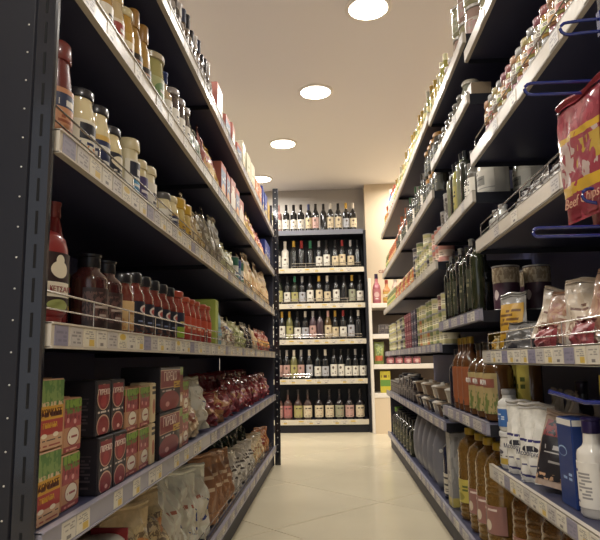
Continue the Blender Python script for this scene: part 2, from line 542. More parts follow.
RB = dict(
    N=(0.70, 1.98, dict(N0=1.79, N1=1.418, N2=1.120, N3=0.760, N4=0.410, N6=0.098)),
    M=(1.98, 2.745, dict(M1=1.868, M2=1.645, M3=1.295, M4=0.898, M5=0.534, M6=0.098)),
    F=(2.745, 4.17, dict(F1=1.900, F2=1.520, F3=1.185, F4=0.806, F5=0.462, F6=0.098)),
    G=(4.17, 5.60, dict(F1=1.900, F2=1.520, F3=1.185, F4=0.806, F5=0.462, F6=0.098)))
rlab = dict(N='nearest navy shelving bay across the aisle, spices above snack bags', M='narrow navy shelving bay holding olive oil and amber oil bottles',
            F='navy shelving bay with stacked tins beyond the oil bottles', G='farthest bay of the right navy shelving near the white shelves')
for kx, (y0, y1, zs) in RB.items():
    t = tag(empty('shelving_bay'), rlab[kx], 'shelving', 'right shelving bays')
    for nm, z in zs.items():
        fence = None
        if nm in ('N1', 'N2'): fence = (y0 + 0.01, y1 - 0.01, 0.055)
        if nm == 'N3': fence = (y0 + 0.01, y1 - 0.015, 0.055)
        low = nm[1] in '456'
        pat = (3, 4, 3, 4, 4, 3, 1, 4) if low and kx != 'N' else ((0, 1, 4, 1, 0, 3, 1, 4) if low else (-1, 1, -1, -1, 4, -1, -1, -1))
        if nm == 'N3': pat = (3, 0, 1, 0, 3, 1, 0, 4)
        shelf(t, 1, y0, y1, z, RAILG if (low and kx != 'N') or nm == 'N6' else RAILM, pattern=pat, fence=fence)
    kick(t, 1, y0, y1, 0.094)
    back(t, 1, y0, y1, 2.05)
    if kx == 'G': upright(t, B + 0.02, B + DEP, y1 + 0.002, y1 + 0.016, 0.5, name='end_panel', m=PANEL)
    if kx == 'N': upright(t, 0.4585, 0.4675, 0.945, 0.962, 2.05, None, name='hook_post')

# ------------------------------------------------------------------ product registry: every product is a thing of its own
REG = []
def put(kind, cat, desc, parts, shelfname, loc, rz=0.0, tier='', rx=0.0, sc=1.0, order=None):
    t = empty(kind, loc, (rx, 0, rz))
    if sc != 1.0: t.scale = sc if isinstance(sc, tuple) else (sc, sc, sc)
    for p in parts:
        o = obj(p[0], p[1], t, p[2] if len(p) > 2 else (0, 0, 0))
        for q in (p[3] if len(p) > 3 else ()):
            obj(q[0], q[1], o, q[2] if len(q) > 2 else (0, 0, 0))
    t['category'] = cat
    REG.append((desc, tier, shelfname, loc[1] if order is None else order, t, kind))
    return t

def C(name, col, **k): return mat(name, col, **k)
def plastic(col, rough=0.35): return mat('plastic_%d_%d_%d' % col, col, rough, coat=0.2)
def paper(col): return mat('paper_%d_%d_%d' % col, col, 0.55)
def film(col): return mat('film_%d_%d_%d' % col, col, 0.22, coat=0.5, bump=0.25, bscale=55, vary=0.12)
def glassy(col): return mat('glass_%d_%d_%d' % col, col, 0.1, coat=0.6)
def foil(col): return mat('foil_%d_%d_%d' % col, col, 0.3, 0.35)
NARC = 10

# --- jars -----------------------------------------------------------------
def jar(r, h, body, lidcol, lab=None, squat=True, lidh=0.016, neck=0.84, key=''):
    bm = glassy(body); k = (key, r, h)
    hb = h - lidh
    P = [(r * .9, 0), (r, 0.006), (r, hb * .72), (r * .96, hb * .80), (r * neck, hb * .90), (r * neck * .96, hb), ]
    out = [('jar_body', shaped(('jarb',) + k, bm, lambda: lathe_vf(P, 18), True)),
           ('lid', shaped(('jarl',) + k, plastic(lidcol, 0.28), lambda: lathe_vf([(r * neck, hb - .001), (r * neck * 1.06, hb + .001), (r * neck * 1.06, h - .003), (r * neck * .98, h)], 24, 1, 0.012), True))]
    if lab: out.append(('paper_label', shaped(('jara',) + k, lab, lambda: arc_vf(r + .0014, hb * .12, hb * .66, 80), True)))
    return out

def squeeze(r, h, body, capcol, lab, sy=0.68, caph=0.03, wide=0.6, key='', l0=.14, l1=.62):
    k = (key, r, h, sy, caph, wide); hb = h - caph
    P = [(r * .8, 0), (r * .98, .006), (r, hb * .2), (r * .97, hb * .62), (r * .88, hb * .82), (r * wide, hb * .97), (r * wide, hb)]
    return [('bottle_body', shaped(('sqb',) + k, plastic(body, .3), lambda: lathe_vf(P, 20, sy), True)),
            ('cap', shaped(('sqc',) + k, plastic(capcol, .32), lambda: lathe_vf([(r * wide, hb - .001), (r * wide * 1.04, hb + .002), (r * wide * .98, h - .004), (r * wide * .85, h)], 20, min(1, sy * 1.2), .015), True)),
            ('paper_label', shaped(('sqa',) + k + (l0, l1), lab, lambda: arc_vf(r + .0016, hb * l0, hb * l1, 72, NARC, sy + .02), True))]

def bottle(r, h, body, capcol, lab, neckr=0.36, sh=0.58, shr=0.74, key='', capfrac=.14, l0=.10, l1=.48, seg=16, half=80, trans=0.0, caplab='cap'):
    """shoulder bottle: body to sh*h, neck from shr*h"""
    k = (key, r, h, neckr, sh, shr)
    P = [(r * .86, 0), (r, .006), (r, h * sh), (r * .93, h * (sh + (shr - sh) * .35)), (r * .62, h * (sh + (shr - sh) * .75)), (r * neckr, h * shr), (r * neckr * .94, h * (1 - capfrac))]
    bm = glassy(body) if not trans else mat('oil_%d_%d_%d' % body, body, .08, trans=trans, coat=.3)
    out = [('bottle_body', shaped(('bob', trans) + k, bm, lambda: lathe_vf(P, seg), True)),
           (caplab, shaped(('boc', capfrac) + k, foil(capcol), lambda: lathe_vf([(r * neckr * 1.0, h * (1 - capfrac) - .001), (r * neckr * 1.06, h * (1 - capfrac) + .001), (r * neckr * 1.0, h - .008), (r * neckr * 1.1, h - .006), (r * neckr * 1.1, h - .001), (r * neckr * .9, h)], 14), True))]
    if lab: out.append(('paper_label', shaped(('boa', l0, l1, half) + k, lab, lambda: arc_vf(r + .0014, h * l0, h * l1, half), True)))
    return out

def can(r, h, lab, rimcol=(170, 166, 160), key=''):
    k = (key, r, h)
    return [('can_body', shaped(('cab',) + k, lab, lambda: lathe_vf([(r, .004), (r, h * .33), (r * .985, h * .34), (r * .985, h * .66), (r, h * .67), (r, h - .004)], 18), True)),
            ('rim', shaped(('car',) + k, foil(rimcol), lambda: lathe_vf([(r * .97, h - .006), (r * 1.03, h - .004), (r * 1.03, h), (r * .96, h), (r * .94, h - .003)], 18), True)),
            ('base_rim', shaped(('cas',) + k, foil(rimcol), lambda: lathe_vf([(r * .95, 0), (r * 1.03, .0), (r * 1.03, .004), (r * .98, .006)], 18), True))]

def carton(w, d, h, base, front, side=None, key='', flap=True, letters=()):
    k = (key, w, d, h)
    out = [('carton_body', shaped(('ctb',) + k, paper(base), lambda: bevbox_vf(-w / 2, w / 2, -d / 2, d / 2, 0, h, .0018))),
           ('front_panel', shaped(('ctf',) + k, front, lambda: box_vf(-w / 2 + .0018, w / 2 - .0018, -d / 2 - .0007, -d / 2 + .0006, .002, h - .002)), (0, 0, 0), [('lettering', me, p) for me, p in letters])]
    if side:
        out.append(('side_panel', shaped(('cts',) + k, side, lambda: box_vf(-w / 2 - .0007, -w / 2 + .0006, -d / 2 + .002, d / 2 - .002, .002, h - .002))))
        out.append(('side_panel', shaped(('ctu',) + k, side, lambda: box_vf(w / 2 - .0006, w / 2 + .0007, -d / 2 + .002, d / 2 - .002, .002, h - .002))))
    if flap:
        out.append(('top_flap', shaped(('ctt',) + k, paper(tuple(int(c * .9) for c in base)), lambda: merge(box_vf(-w * .49, w * .49, -d * .1, d * .1, h, h + .0015), box_vf(-w * .49, -w * .25, -d * .42, d * .42, h, h + .001)))))
    return out

def bag(w, h, t, col, pr=None, seed=1, win=(.12, .88, .16, .8), key='', crink=1.0, flat=True, sealcol=None):
    k = (key, w, h, t, seed, crink, flat)
    out = [('bag_body', shaped(('bgb',) + k, film(col), lambda: bag_vf(w, h, t, seed, crink, flat_bottom=flat), True)),
           ('top_seal', shaped(('bgs',) + k, film(sealcol or col), lambda: bag_vf(w, h, t, seed, crink, part='seal', flat_bottom=flat), True))]
    if pr: out.append(('print_panel', shaped(('bgp', win) + k, pr, lambda: bag_vf(w, h, t, seed, crink, part='print', win=win, flat_bottom=flat), True)))
    return out

# --- print designs ---------------------------------------------------------
CREAM = (222, 208, 178); INK = (60, 48, 46); REDT = (138, 34, 40); WHT = (226, 220, 208)
P_peach = prt('label_peach', (206, 138, 92), [('r', 0, 1, .62, .9, (48, 58, 92)), ('t', .15, .85, .66, .86, WHT, 1, 6), ('t', .15, .85, .15, .5, (160, 80, 50), 4, 9)])
P_mayo_blue = prt('label_mayo_blue', (225, 216, 190), [('r', .1, .9, .5, .92, (34, 36, 46)), ('t', .2, .8, .58, .84, WHT, 2, 6), ('n', 0, 1, .0, .34, (206, 130, 58), 6.0), ('t', .1, .9, .36, .48, (44, 62, 120), 1, 8)])
P_mayo_dark = prt('label_mayo_dark', (38, 40, 52), [('e', .5, .72, .34, .2, (228, 214, 180)), ('t', .15, .85, .1, .5, (216, 204, 180), 4, 9), ('n', 0, 1, .0, .22, (188, 140, 70), 7.0)])
P_navy = prt('label_navy', (36, 46, 86), [('t', .1, .9, .2, .8, (220, 214, 200), 3, 7), ('r', 0, 1, .86, 1, (212, 168, 74))])
P_sq_blue = prt('label_squeeze_blue', (228, 220, 198), [('r', .1, .9, .58, .95, (38, 42, 60)), ('t', .2, .8, .64, .9, WHT, 1, 5), ('r', .2, .8, .08, .52, (60, 140, 186)), ('t', .25, .75, .14, .46, WHT, 3, 6)])
P_purple = prt('label_purple', (74, 62, 110), [('t', .15, .85, .2, .8, (220, 210, 205), 4, 7)])
P_white_txt = prt('label_white_text', (228, 220, 202), [('t', .3, .7, .1, .9, (50, 46, 52), 6, 5)])
P_gold = prt('label_gold', (196, 150, 52), [('r', 0, 1, .4, .75, (232, 214, 170)), ('t', .1, .9, .45, .7, (120, 50, 40), 2, 8)])
P_ket = prt('label_ketchup', (44, 24, 26), [('e', .5, .70, .24, .15, (226, 214, 186)), ('e', .5, .86, .12, .1, (226, 214, 186)), ('r', .12, .88, .22, .48, (228, 218, 194)), ('e', .5, .08, .3, .1, (160, 170, 90))])
P_greenlab = prt('label_green', (86, 100, 44), [('r', .1, .9, .3, .6, (60, 34, 30)), ('t', .1, .9, .35, .55, (208, 196, 120), 2, 6), ('r', 0, 1, 0, .15, (206, 176, 66))])
P_bbq = prt('label_barbecue', (46, 26, 26), [('n', 0, 1, .2, .9, (96, 64, 58), 9.0), ('t', .15, .85, .3, .6, (170, 150, 136), 3, 8)])
P_heinzish = prt('label_black_oval', (28, 30, 44), [('e', .62, .74, .36, .17, (214, 196, 182)), ('e', .62, .74, .27, .1, (176, 52, 46)), ('t', .08, .92, .32, .5, (120, 134, 170), 2, 10), ('n', 0, 1, 0, .2, (94, 52, 40), 7.0)])
P_tan = prt('label_tan', (206, 166, 108), [('t', .15, .85, .55, .85, (150, 100, 60), 2, 7), ('n', 0, 1, .02, .4, (190, 128, 70), 6.0)])
P_salsa = prt('label_salsa', (40, 40, 62), [('r', 0, 1, 0, .42, (150, 178, 44)), ('t', .1, .9, .55, .85, (214, 184, 90), 2, 8)])
P_redorange = prt('label_red_orange', (196, 70, 44), [('r', 0, 1, .0, .3, (172, 44, 40)), ('t', .1, .9, .45, .75, (232, 180, 140), 2, 8), ('e', .7, .2, .2, .16, (60, 122, 84))])
P_pumm = prt('print_tomato_carton', (188, 134, 92), [('r', 0, 1, .46, .84, (136, 40, 46)), ('n', 0, 1, .46, .80, (168, 62, 66), 5.0), ('e', .2, .6, .07, .05, (216, 150, 140)), ('e', .62, .56, .08, .05, (216, 150, 140)), ('n', 0, 1, .72, .86, (96, 124, 44), 7.0), ('r', 0, 1, .84, 1, (124, 158, 48)), ('n', 0, 1, .82, 1, (70, 108, 34), 5.0), ('e', .54, .28, .38, .19, (146, 56, 48)), ('e', .54, .28, .34, .165, (228, 214, 188)), ('t', .3, .78, .25, .32, (160, 60, 56), 1, 12), ('r', 0, 1, 0, .10, (150, 50, 52)), ('t', .1, .9, .02, .08, (214, 150, 130), 1, 14)], coat=.2)
P_pumm_s = prt('print_tomato_side', (186, 132, 92), [('r', 0, 1, .46, .86, (130, 40, 44)), ('r', 0, 1, .86, 1, (118, 150, 48)), ('t', .1, .9, .1, .4, (130, 84, 60), 5, 9)], axis='Y', coat=.2)
P_asp = prt('print_vegetable_carton', (176, 50, 46), [('n', 0, 1, .5, 1, (150, 168, 84), 4.0), ('r', 0, 1, .66, 1, (122, 150, 74)), ('n', 0, 1, .6, 1, (82, 124, 56), 6.0), ('n', 0, 1, .56, .68, (214, 180, 140), 9.0), ('r', 0, 1, .42, .62, (206, 148, 34)), ('t', .06, .94, .46, .58, (92, 46, 30), 1, 11), ('t', .1, .7, .3, .38, (214, 160, 50), 1, 9), ('r', 0, 1, 0, .2, (206, 160, 120)), ('e', .2, .19, .12, .035, (232, 216, 186)), ('e', .7, .19, .12, .035, (232, 216, 186)), ('t', .05, .95, .11, .14, (70, 40, 36), 1, 16), ('t', .05, .95, .03, .07, (160, 60, 50), 1, 12)], coat=.2)
P_grek = prt('print_black_red_box', (34, 28, 34), [('e', .5, .70, .44, .25, (206, 160, 130)), ('e', .5, .70, .40, .23, (142, 38, 44)), ('r', .1, .9, .74, .94, (142, 38, 44)), ('e', .5, .62, .2, .11, (168, 50, 52)), ('t', .1, .9, .40, .46, (212, 196, 180), 1, 16), ('e', .5, .16, .44, .21, (206, 160, 130)), ('e', .5, .15, .40, .19, (142, 40, 44)), ('e', .56, .08, .1, .04, (226, 170, 160))], coat=.2)
P_grek_s = prt('print_black_side', (32, 28, 34), [('t', .2, .8, .1, .65, (72, 62, 66), 9, 8), ('r', .18, .82, .68, .69, (96, 84, 84))], axis='Y', coat=.2)
P_grekw = prt('print_black_red_pack', (34, 28, 34), [('r', .0, .86, .52, .95, (206, 160, 130)), ('r', .015, .845, .54, .93, (140, 36, 42)), ('r', .56, .88, .5, .66, (206, 158, 40)), ('t', .58, .86, .53, .63, (120, 50, 34), 2, 20), ('e', .4, .2, .42, .25, (142, 42, 44)), ('e', .3, .14, .08, .06, (214, 150, 140)), ('t', .05, .6, .44, .5, (206, 190, 180), 1, 24), ('r', .86, 1, .8, 1, (120, 152, 48)), ('r', .86, 1, .35, .8, (132, 42, 46)), ('r', .86, 1, 0, .35, (188, 140, 100)), ('e', .93, .2, .05, .1, (226, 212, 188))], coat=.2)
TXT_CREAM = mat('lettering_cream', (226, 200, 180), .5)
TXT_DARK = mat('lettering_dark', (88, 40, 30), .5)
TXT_RED = mat('lettering_red', (150, 40, 44), .5)
TXT_YEL = mat('lettering_yellow', (206, 152, 44), .5)
TXT_WHITE = mat('lettering_white', (232, 226, 214), .5)
TXT_NAVY = mat('lettering_navy', (38, 38, 80), .5)
TXT_BROWN = mat('lettering_brown', (196, 140, 110), .5)

RZL, RZR = math.pi / 2, -math.pi / 2
def zt(d, n): return d[n] + 0.0345
LS = {k: zt(LZ, k) for k in LZ}
RS = {}
for _k, (_a, _b, zs) in RB.items():
    for nm, z in zs.items(): RS[nm] = z + 0.0345
NAMES = dict(L1='left top shelf', L2='left second shelf', L3='left mayonnaise shelf', L4='left ketchup shelf', L5='left tomato carton shelf', L6='left bottom shelf',
             N0='right near top shelf', N1='right spice shelf', N2='right shelf under the spices', N3='right snack bag shelf', N4='right lower near shelf', N6='right near bottom shelf',
             M1='oil bay top shelf', M2='oil bay second shelf', M3='oil bay third shelf', M4='dark olive oil shelf', M5='amber oil shelf', M6='oil bay bottom shelf',
             F1='right far top shelf', F2='right far second shelf', F3='right far third shelf', F4='right far fourth shelf', F5='right far fifth shelf', F6='right far bottom shelf')
def seat(parts, rot, front_axis_sign, sc=1.0):
    """how far the product reaches towards the aisle and below its own origin once turned and leaned"""
    m = rot.to_matrix(); fx = -9.0; zm = 9.0
    for p in parts:
        for v in p[1].vertices:
            w = m @ (v.co * sc if isinstance(sc, float) else Vector((v.co.x * sc[0], v.co.y * sc[1], v.co.z * sc[2])))
            fx = max(fx, w.x * front_axis_sign); zm = min(zm, w.z)
    return fx, zm
SOFT = ('bag', 'pouch', 'sachet', 'meat_pack', 'sack')
def stand(side, sh, y, kind, cat, desc, parts, dep, xo, z, tier, jit, sc, rx, rz, ry):
    from mathutils import Euler
    soft = kind.endswith(SOFT) and kind != 'grey_pouch'
    if side < 0 and sc == 1.0 and not soft:
        if sh == 'L3' and y < 2.05: sc = (1.06, 1.06, 1.16)
        if sh == 'L2' and y < 2.0: sc = (1.1, 1.1, 1.25)
        if sh == 'L1' and y < 2.4: sc = (1.05, 1.05, 1.15)
    if soft and side < 0 and sc == 1.0 and sh in ('L2', 'L3'): sc = (1.02, 1.0, 1.32 if sh == 'L2' else 1.42)
    if soft and sh in ('L5', 'L6'): rz -= .42
    if soft and side < 0: jit = .22; rx = -rnd.uniform(0, .16)
    r = (RZL if side < 0 else RZR) + rnd.uniform(-jit, jit) + rz
    zz = (LS if side < 0 else RS)[sh] + z
    face = A - 0.012 if side < 0 else B + 0.012
    if soft:
        fx, zm = seat(parts, Euler((rx, ry, r)), -side, sc)
        x = face + side * (fx + xo + .001); zz -= zm - .0005
    else:
        x = face + side * (dep + xo)
    t = put(kind, cat, desc, parts, NAMES[sh], (x, y, zz), r, tier, rx, sc)
    t.rotation_euler.y = ry
    return t
def PL(sh, y, kind, cat, desc, parts, dep=0.045, xo=0.0, z=0.0, tier='', jit=0.06, sc=1.0, rx=0.0, rz=0.0, ry=0.0):
    """stand a product on a left shelf; dep = its half depth, xo = how far back from the front"""
    return stand(-1, sh, y, kind, cat, desc, parts, dep, xo, z, tier, jit, sc, rx, rz, ry)
def PR(sh, y, kind, cat, desc, parts, dep=0.045, xo=0.0, z=0.0, tier='', jit=0.06, sc=1.0, rx=0.0, rz=0.0, ry=0.0):
    return stand(1, sh, y, kind, cat, desc, parts, dep, xo, z, tier, jit, sc, rx, rz, ry)

# ================================================================== LEFT SHELVES
# --- top shelf: grinders, boxes
P_grind = prt('label_grinder', (186, 178, 170), [('n', 0, 1, 0, 1, (74, 66, 66), 9.0), ('t', .1, .9, .3, .7, (40, 36, 40), 4, 8)])
y = 1.33; i = 0
while y < 2.36:
    c = [((70, 62, 58), (40, 40, 48)), ((168, 160, 152), (186, 180, 176)), ((96, 76, 58), (52, 56, 74)), ((150, 142, 134), (40, 40, 46))][i % 4]
    PL('L1', y, 'spice_grinder', 'grinder', ['dark spice grinder with black cap', 'pale spice grinder with silver cap', 'brown spice grinder with slate cap', 'pale spice grinder with black cap'][i % 4],
       bottle(.025, .165 + .012 * (i % 3), c[0], c[1], P_grind, .62, .56, .68, 'grind%d' % (i % 3), .24), .03)
    y += .058; i += 1
P_redbox = prt('print_red_white_box', (226, 216, 200), [('r', 0, 1, .6, 1, (178, 96, 80)), ('e', .5, .55, .36, .2, (226, 214, 196)), ('n', 0, 1, 0, .3, (206, 150, 96), 5.0), ('t', .2, .8, .74, .9, (234, 214, 190), 1, 7)])
P_redblue = prt('print_red_blue_box', (176, 100, 84), [('r', 0, 1, .4, .85, (112, 130, 160)), ('e', .5, .3, .4, .22, (222, 160, 100)), ('t', .1, .9, .6, .78, WHT, 2, 7), ('r', 0, 1, .9, 1, (190, 80, 60))])
P_creambox = prt('print_cream_box', (206, 198, 168), [('t', .2, .8, .6, .8, (120, 140, 90), 2, 6), ('e', .5, .3, .3, .2, (190, 170, 120))])
P_bluebox = prt('print_blue_box', (44, 66, 150), [('t', .15, .85, .55, .8, (220, 220, 224), 2, 7), ('e', .5, .3, .3, .18, (216, 190, 80))])
P_orbox = prt('print_orange_box', (200, 120, 72), [('r', 0, 1, 0, .4, (220, 190, 130)), ('t', .1, .9, .6, .85, WHT, 2, 7)])
P_yelbox = prt('print_yellow_box', (206, 164, 60), [('t', .1, .9, .55, .85, (120, 50, 36), 2, 7)])
for y, w, h, pr, base, d in ((2.49, .13, .19, P_redbox, (178, 98, 82), 'red and white cardboard food box'), (2.70, .12, .135, P_redblue, (176, 100, 84), 'short red box with blue middle'),
                          (2.86, .12, .16, P_redbox, (176, 98, 84), 'red and white cardboard food box'), (3.05, .11, .13, P_redblue, (176, 100, 84), 'short red box with blue middle'),
                          (3.22, .13, .20, P_creambox, (208, 200, 170), 'tall cream cardboard box'), (3.41, .13, .20, P_creambox, (208, 200, 170), 'tall cream cardboard box'), (3.60, .13, .205, P_creambox, (208, 200, 170), 'tall cream cardboard box'),
                          (3.80, .12, .17, P_orbox, (196, 116, 70), 'orange cardboard box'), (3.98, .12, .18, P_orbox, (196, 116, 70), 'orange cardboard box'),
                          (4.16, .13, .22, P_bluebox, (44, 62, 146), 'tall blue cardboard box'), (4.34, .13, .22, P_bluebox, (44, 62, 146), 'tall blue cardboard box'), (4.53, .14, .20, P_yelbox, (200, 160, 60), 'yellow cardboard box')):
    PL('L1', y, 'food_box', 'box', d, carton(w, .09, h, base, pr, None, 'lb%g%g' % (w, h)), .047, rz=.0)

# --- second shelf
PL('L2', 1.03, 'mustard_jar', 'jar', 'small mustard jar with red lid', jar(.033, .11, (190, 140, 50), (150, 40, 36), P_gold, key='mu'), .035)
PL('L2', 1.12, 'mustard_jar', 'jar', 'small mustard jar with red lid', jar(.033, .11, (190, 140, 50), (150, 40, 36), P_gold, key='mu'), .035)
PL('L2', 1.205, 'mustard_jar', 'jar', 'yellow mustard jar with white label', jar(.031, .12, (186, 140, 60), (206, 180, 120), P_white_txt, key='mv'), .035)
P_redstr = prt('label_red_stripe', (216, 200, 170), [('r', 0, 1, .55, .9, (166, 54, 44)), ('t', .1, .9, .62, .82, WHT, 1, 6), ('t', .1, .9, .1, .45, (120, 100, 80), 4, 9)])
PL('L2', 1.28, 'mustard_jar', 'jar', 'tall jar with red striped label', jar(.03, .13, (196, 170, 120), (206, 180, 120), P_redstr, key='mw'), .035)
PL('L2', 1.35, 'mustard_jar', 'jar', 'tall amber mustard jar', jar(.03, .135, (190, 140, 44), (206, 190, 140), P_gold, key='mx'), .035)
P_amb = prt('label_amber_black', (46, 34, 34), [('r', 0, 1, .7, .78, (196, 150, 120)), ('t', .1, .9, .3, .6, (190, 150, 120), 2, 8), ('r', 0, 1, 0, .2, (180, 80, 60))])
for y in (1.425, 1.50): PL('L2', y, 'mustard_bottle', 'bottle', 'amber mustard squeeze bottle with amber cap', squeeze(.031, .172, (176, 130, 48), (160, 112, 40), P_amb, .85, .04, .62, 'mus', .1, .52), .035)
P_green_jar = prt('label_green_jar', (170, 172, 110), [('e', .5, .6, .34, .26, (104, 138, 74)), ('t', .2, .8, .52, .68, WHT, 1, 6), ('n', 0, 1, 0, .3, (190, 170, 80), 5.0)])
PL('L2', 1.60, 'pickle_jar', 'jar', 'large pale green pickle jar', jar(.047, .145, (160, 154, 84), (176, 160, 120), P_green_jar, key='pk', neck=.95), .05)
PL('L2', 1.70, 'dressing_bottle', 'bottle', 'pale dressing bottle with blue cap', bottle(.027, .145, (196, 170, 130), (44, 60, 110), P_white_txt, .5, .55, .7, 'dr', .2), .03)
for y in (1.775, 1.845, 1.91): PL('L2', y + .004 * (y - 1.7) * 20, 'coffee_jar', 'jar', 'dark jar with white label', jar(.033, .13, (62, 46, 44), (150, 140, 134), P_white_txt, key='cj', neck=.94), .036)
P_crisp_g = prt('print_green_bag', (206, 206, 186), [('n', 0, 1, 0, 1, (90, 118, 84), 4.0), ('t', .2, .8, .5, .8, (60, 80, 60), 2, 6)])
P_crisp_r = prt('print_red_bag', (176, 74, 64), [('e', .5, .3, .4, .22, (222, 160, 80)), ('t', .1, .9, .6, .85, (232, 200, 170), 2, 7)])
P_crisp_y = prt('print_yellow_bag', (206, 158, 60), [('r', 0, 1, .6, .9, (176, 70, 50)), ('t', .1, .9, .66, .84, WHT, 1, 7), ('n', 0, 1, 0, .4, (226, 196, 120), 5.0)])
seq = [(2.03, .095, .125, 'g'), (2.135, .095, .13, 'g'), (2.245, .1, .165, 'r'), (2.365, .1, .15, 'y'), (2.472, .08, .15, 'y')]
for q, (y, w, h, c) in enumerate(seq):
    col, pr, d = {'g': ((170, 172, 156), P_crisp_g, 'pale green snack bag'), 'r': ((170, 84, 74), P_crisp_r, 'red snack bag'), 'y': ((200, 156, 70), P_crisp_y, 'yellow snack bag')}[c]
    PL('L2', y, 'snack_bag', 'bag', d, bag(w, h, .05, col, pr, 3 + q % 3, key='s2'), .04, 0.0)
for y, pr, h, d in ((2.60, P_redblue, .19, 'tall red box with blue middle'), (2.73, P_redblue, .185, 'tall red box with blue middle'), (2.87, P_redbox, .20, 'tall red and white box'), (3.01, P_redblue, .19, 'tall red box with blue middle'), (3.14, P_redbox, .17, 'tall red and white box')):
    PL('L2', y, 'food_box', 'box', d, carton(.11, .05, h, (178, 98, 82), pr, None, 'l2b%g' % h), .03)
for q in range(4): PL('L2', 3.28 + q * .132, 'snack_bag', 'bag', 'yellow snack bag', bag(.11, .15, .05, (196, 156, 76), P_crisp_y, 3 + q % 3, key='s2'), .04)
for q in range(5): PL('L2', 3.81 + q * .105, 'snack_bag', 'bag', 'red snack bag', bag(.085, .14, .05, (172, 80, 70), P_crisp_r, 3 + q % 3, key='s3'), .04)
for q in range(3): PL('L2', 4.34 + q * .12, 'food_box', 'box', 'blue carton', carton(.105, .08, .19, (44, 62, 146), P_bluebox, None, 'l2c'), .045)

# --- mayonnaise shelf
MAYO = (222, 204, 152)
PL('L3', 1.03, 'ketchup_bottle', 'bottle', 'dark red ketchup bottle with ridged red cap', squeeze(.036, .185, (112, 34, 32), (126, 48, 42), P_peach, .9, .032, .78, 'k3', .12, .66), .04)
PL('L3', 1.13, 'mayonnaise_jar', 'jar', 'mayonnaise jar with black lid and photo label', jar(.0365, .142, MAYO, (36, 36, 44), P_mayo_blue, key='my'), .04)
PL('L3', 1.212, 'mayonnaise_jar', 'jar', 'mayonnaise jar with black lid and navy label', jar(.0365, .142, MAYO, (36, 36, 44), P_navy, key='my'), .04)
PL('L3', 1.292, 'mayonnaise_jar', 'jar', 'mayonnaise jar with black lid and dark label', jar(.037, .13, MAYO, (46, 44, 50), P_mayo_dark, key='mz'), .042)
PL('L3', 1.795, 'mayonnaise_jar', 'jar', 'small cream mayonnaise jar with cream lid', jar(.033, .11, MAYO, (212, 196, 150), P_navy, key='mq'), .036)
PL('L3', 1.35, 'mayonnaise_bottle', 'bottle', 'mayonnaise squeeze bottle with cream cap', squeeze(.034, .155, MAYO, (206, 188, 140), P_tan, .8, .03, .8, 'm4'), .04, .075)
PL('L3', 1.425, 'mayonnaise_bottle', 'bottle', 'mayonnaise squeeze bottle with blue label', squeeze(.035, .15, (224, 210, 166), (216, 200, 152), P_sq_blue, .8, .025, .84, 'm5', .1, .8), .036)
PL('L3', 1.502, 'mayonnaise_bottle', 'bottle', 'mayonnaise squeeze bottle with purple label', squeeze(.03, .125, MAYO, (212, 194, 146), P_purple, .8, .02, .8, 'm6', .1, .8), .034)
PL('L3', 1.575, 'mayonnaise_bottle', 'bottle', 'mayonnaise squeeze bottle with plain text label', squeeze(.034, .13, (228, 214, 174), (216, 200, 156), P_white_txt, .8, .02, .84, 'm7', .1, .8), .036)
PL('L3', 1.66, 'mayonnaise_jar', 'jar', 'tall mayonnaise jar with black lid', jar(.036, .145, MAYO, (44, 44, 50), P_mayo_dark, key='m8'), .04, .07)
PL('L3', 1.715, 'mayonnaise_jar', 'jar', 'short mayonnaise jar with grey lid', jar(.032, .10, MAYO, (92, 88, 84), P_white_txt, key='m9'), .034)
P_yl = prt('label_yellow_black', (206, 160, 50), [('r', 0, 1, .1, .5, (52, 46, 70)), ('t', .1, .9, .6, .85, (110, 60, 40), 2, 7)])
for y in (1.885, 1.97): PL('L3', y, 'mayonnaise_jar', 'jar', 'jar with bright yellow lid', jar(.036, .125, (206, 176, 96), (206, 160, 40), P_yl, key='ma', neck=.95, lidh=.03), .04)
P_pasta = prt('print_pasta_window', (196, 170, 110), [('n', 0, 1, 0, 1, (150, 116, 66), 9.0), ('r', .2, .8, .5, .8, (214, 204, 176)), ('t', .25, .75, .55, .75, (90, 70, 50), 2, 6)])
P_grain = prt('print_grain_window', (140, 126, 100), [('n', 0, 1, 0, 1, (112, 98, 78), 14.0), ('r', .3, .8, .4, .66, (196, 186, 160)), ('t', .35, .75, .44, .62, (60, 80, 50), 2, 6)])
P_beige = prt('print_beige_bag', (214, 186, 138), [('n', 0, 1, 0, .5, (196, 140, 80), 5.0), ('t', .15, .85, .6, .85, (150, 80, 50), 2, 7)])
for q, y in enumerate((2.07, 2.18)): PL('L3', y, 'pasta_bag', 'bag', 'clear bag of dry pasta', bag(.095, .15 - .02 * q, .06, (214, 194, 148), P_pasta, 11 + q, key='pa'), .045)
for q, y in enumerate((2.30, 2.42, 2.53)): PL('L3', y, 'grain_bag', 'bag', 'grey brown bag of grains', bag(.10, .17 - .03 * (q == 0), .06, (158, 146, 116), P_grain, 12 + q, key='gr'), .045)
P_herb = prt('print_herb_window', (128, 126, 84), [('n', 0, 1, 0, 1, (176, 168, 120), 10.0), ('r', .2, .8, .55, .8, (206, 200, 176))])
for q in range(3): PL('L3', 2.65 + q * .115, 'herb_bag', 'bag', 'small olive bag of dried herbs', bag(.10, .11, .05, (172, 168, 120), P_herb, 15 + q, key='he'), .045)
P_gcan = prt('print_green_can', (40, 106, 82), [('r', 0, 1, .35, .7, WHT), ('t', .1, .9, .4, .65, (40, 70, 130), 2, 10)])
P_bcan = prt('print_blue_can', (40, 66, 136), [('r', 0, 1, .35, .7, (120, 150, 170)), ('t', .1, .9, .4, .65, WHT, 2, 10)])
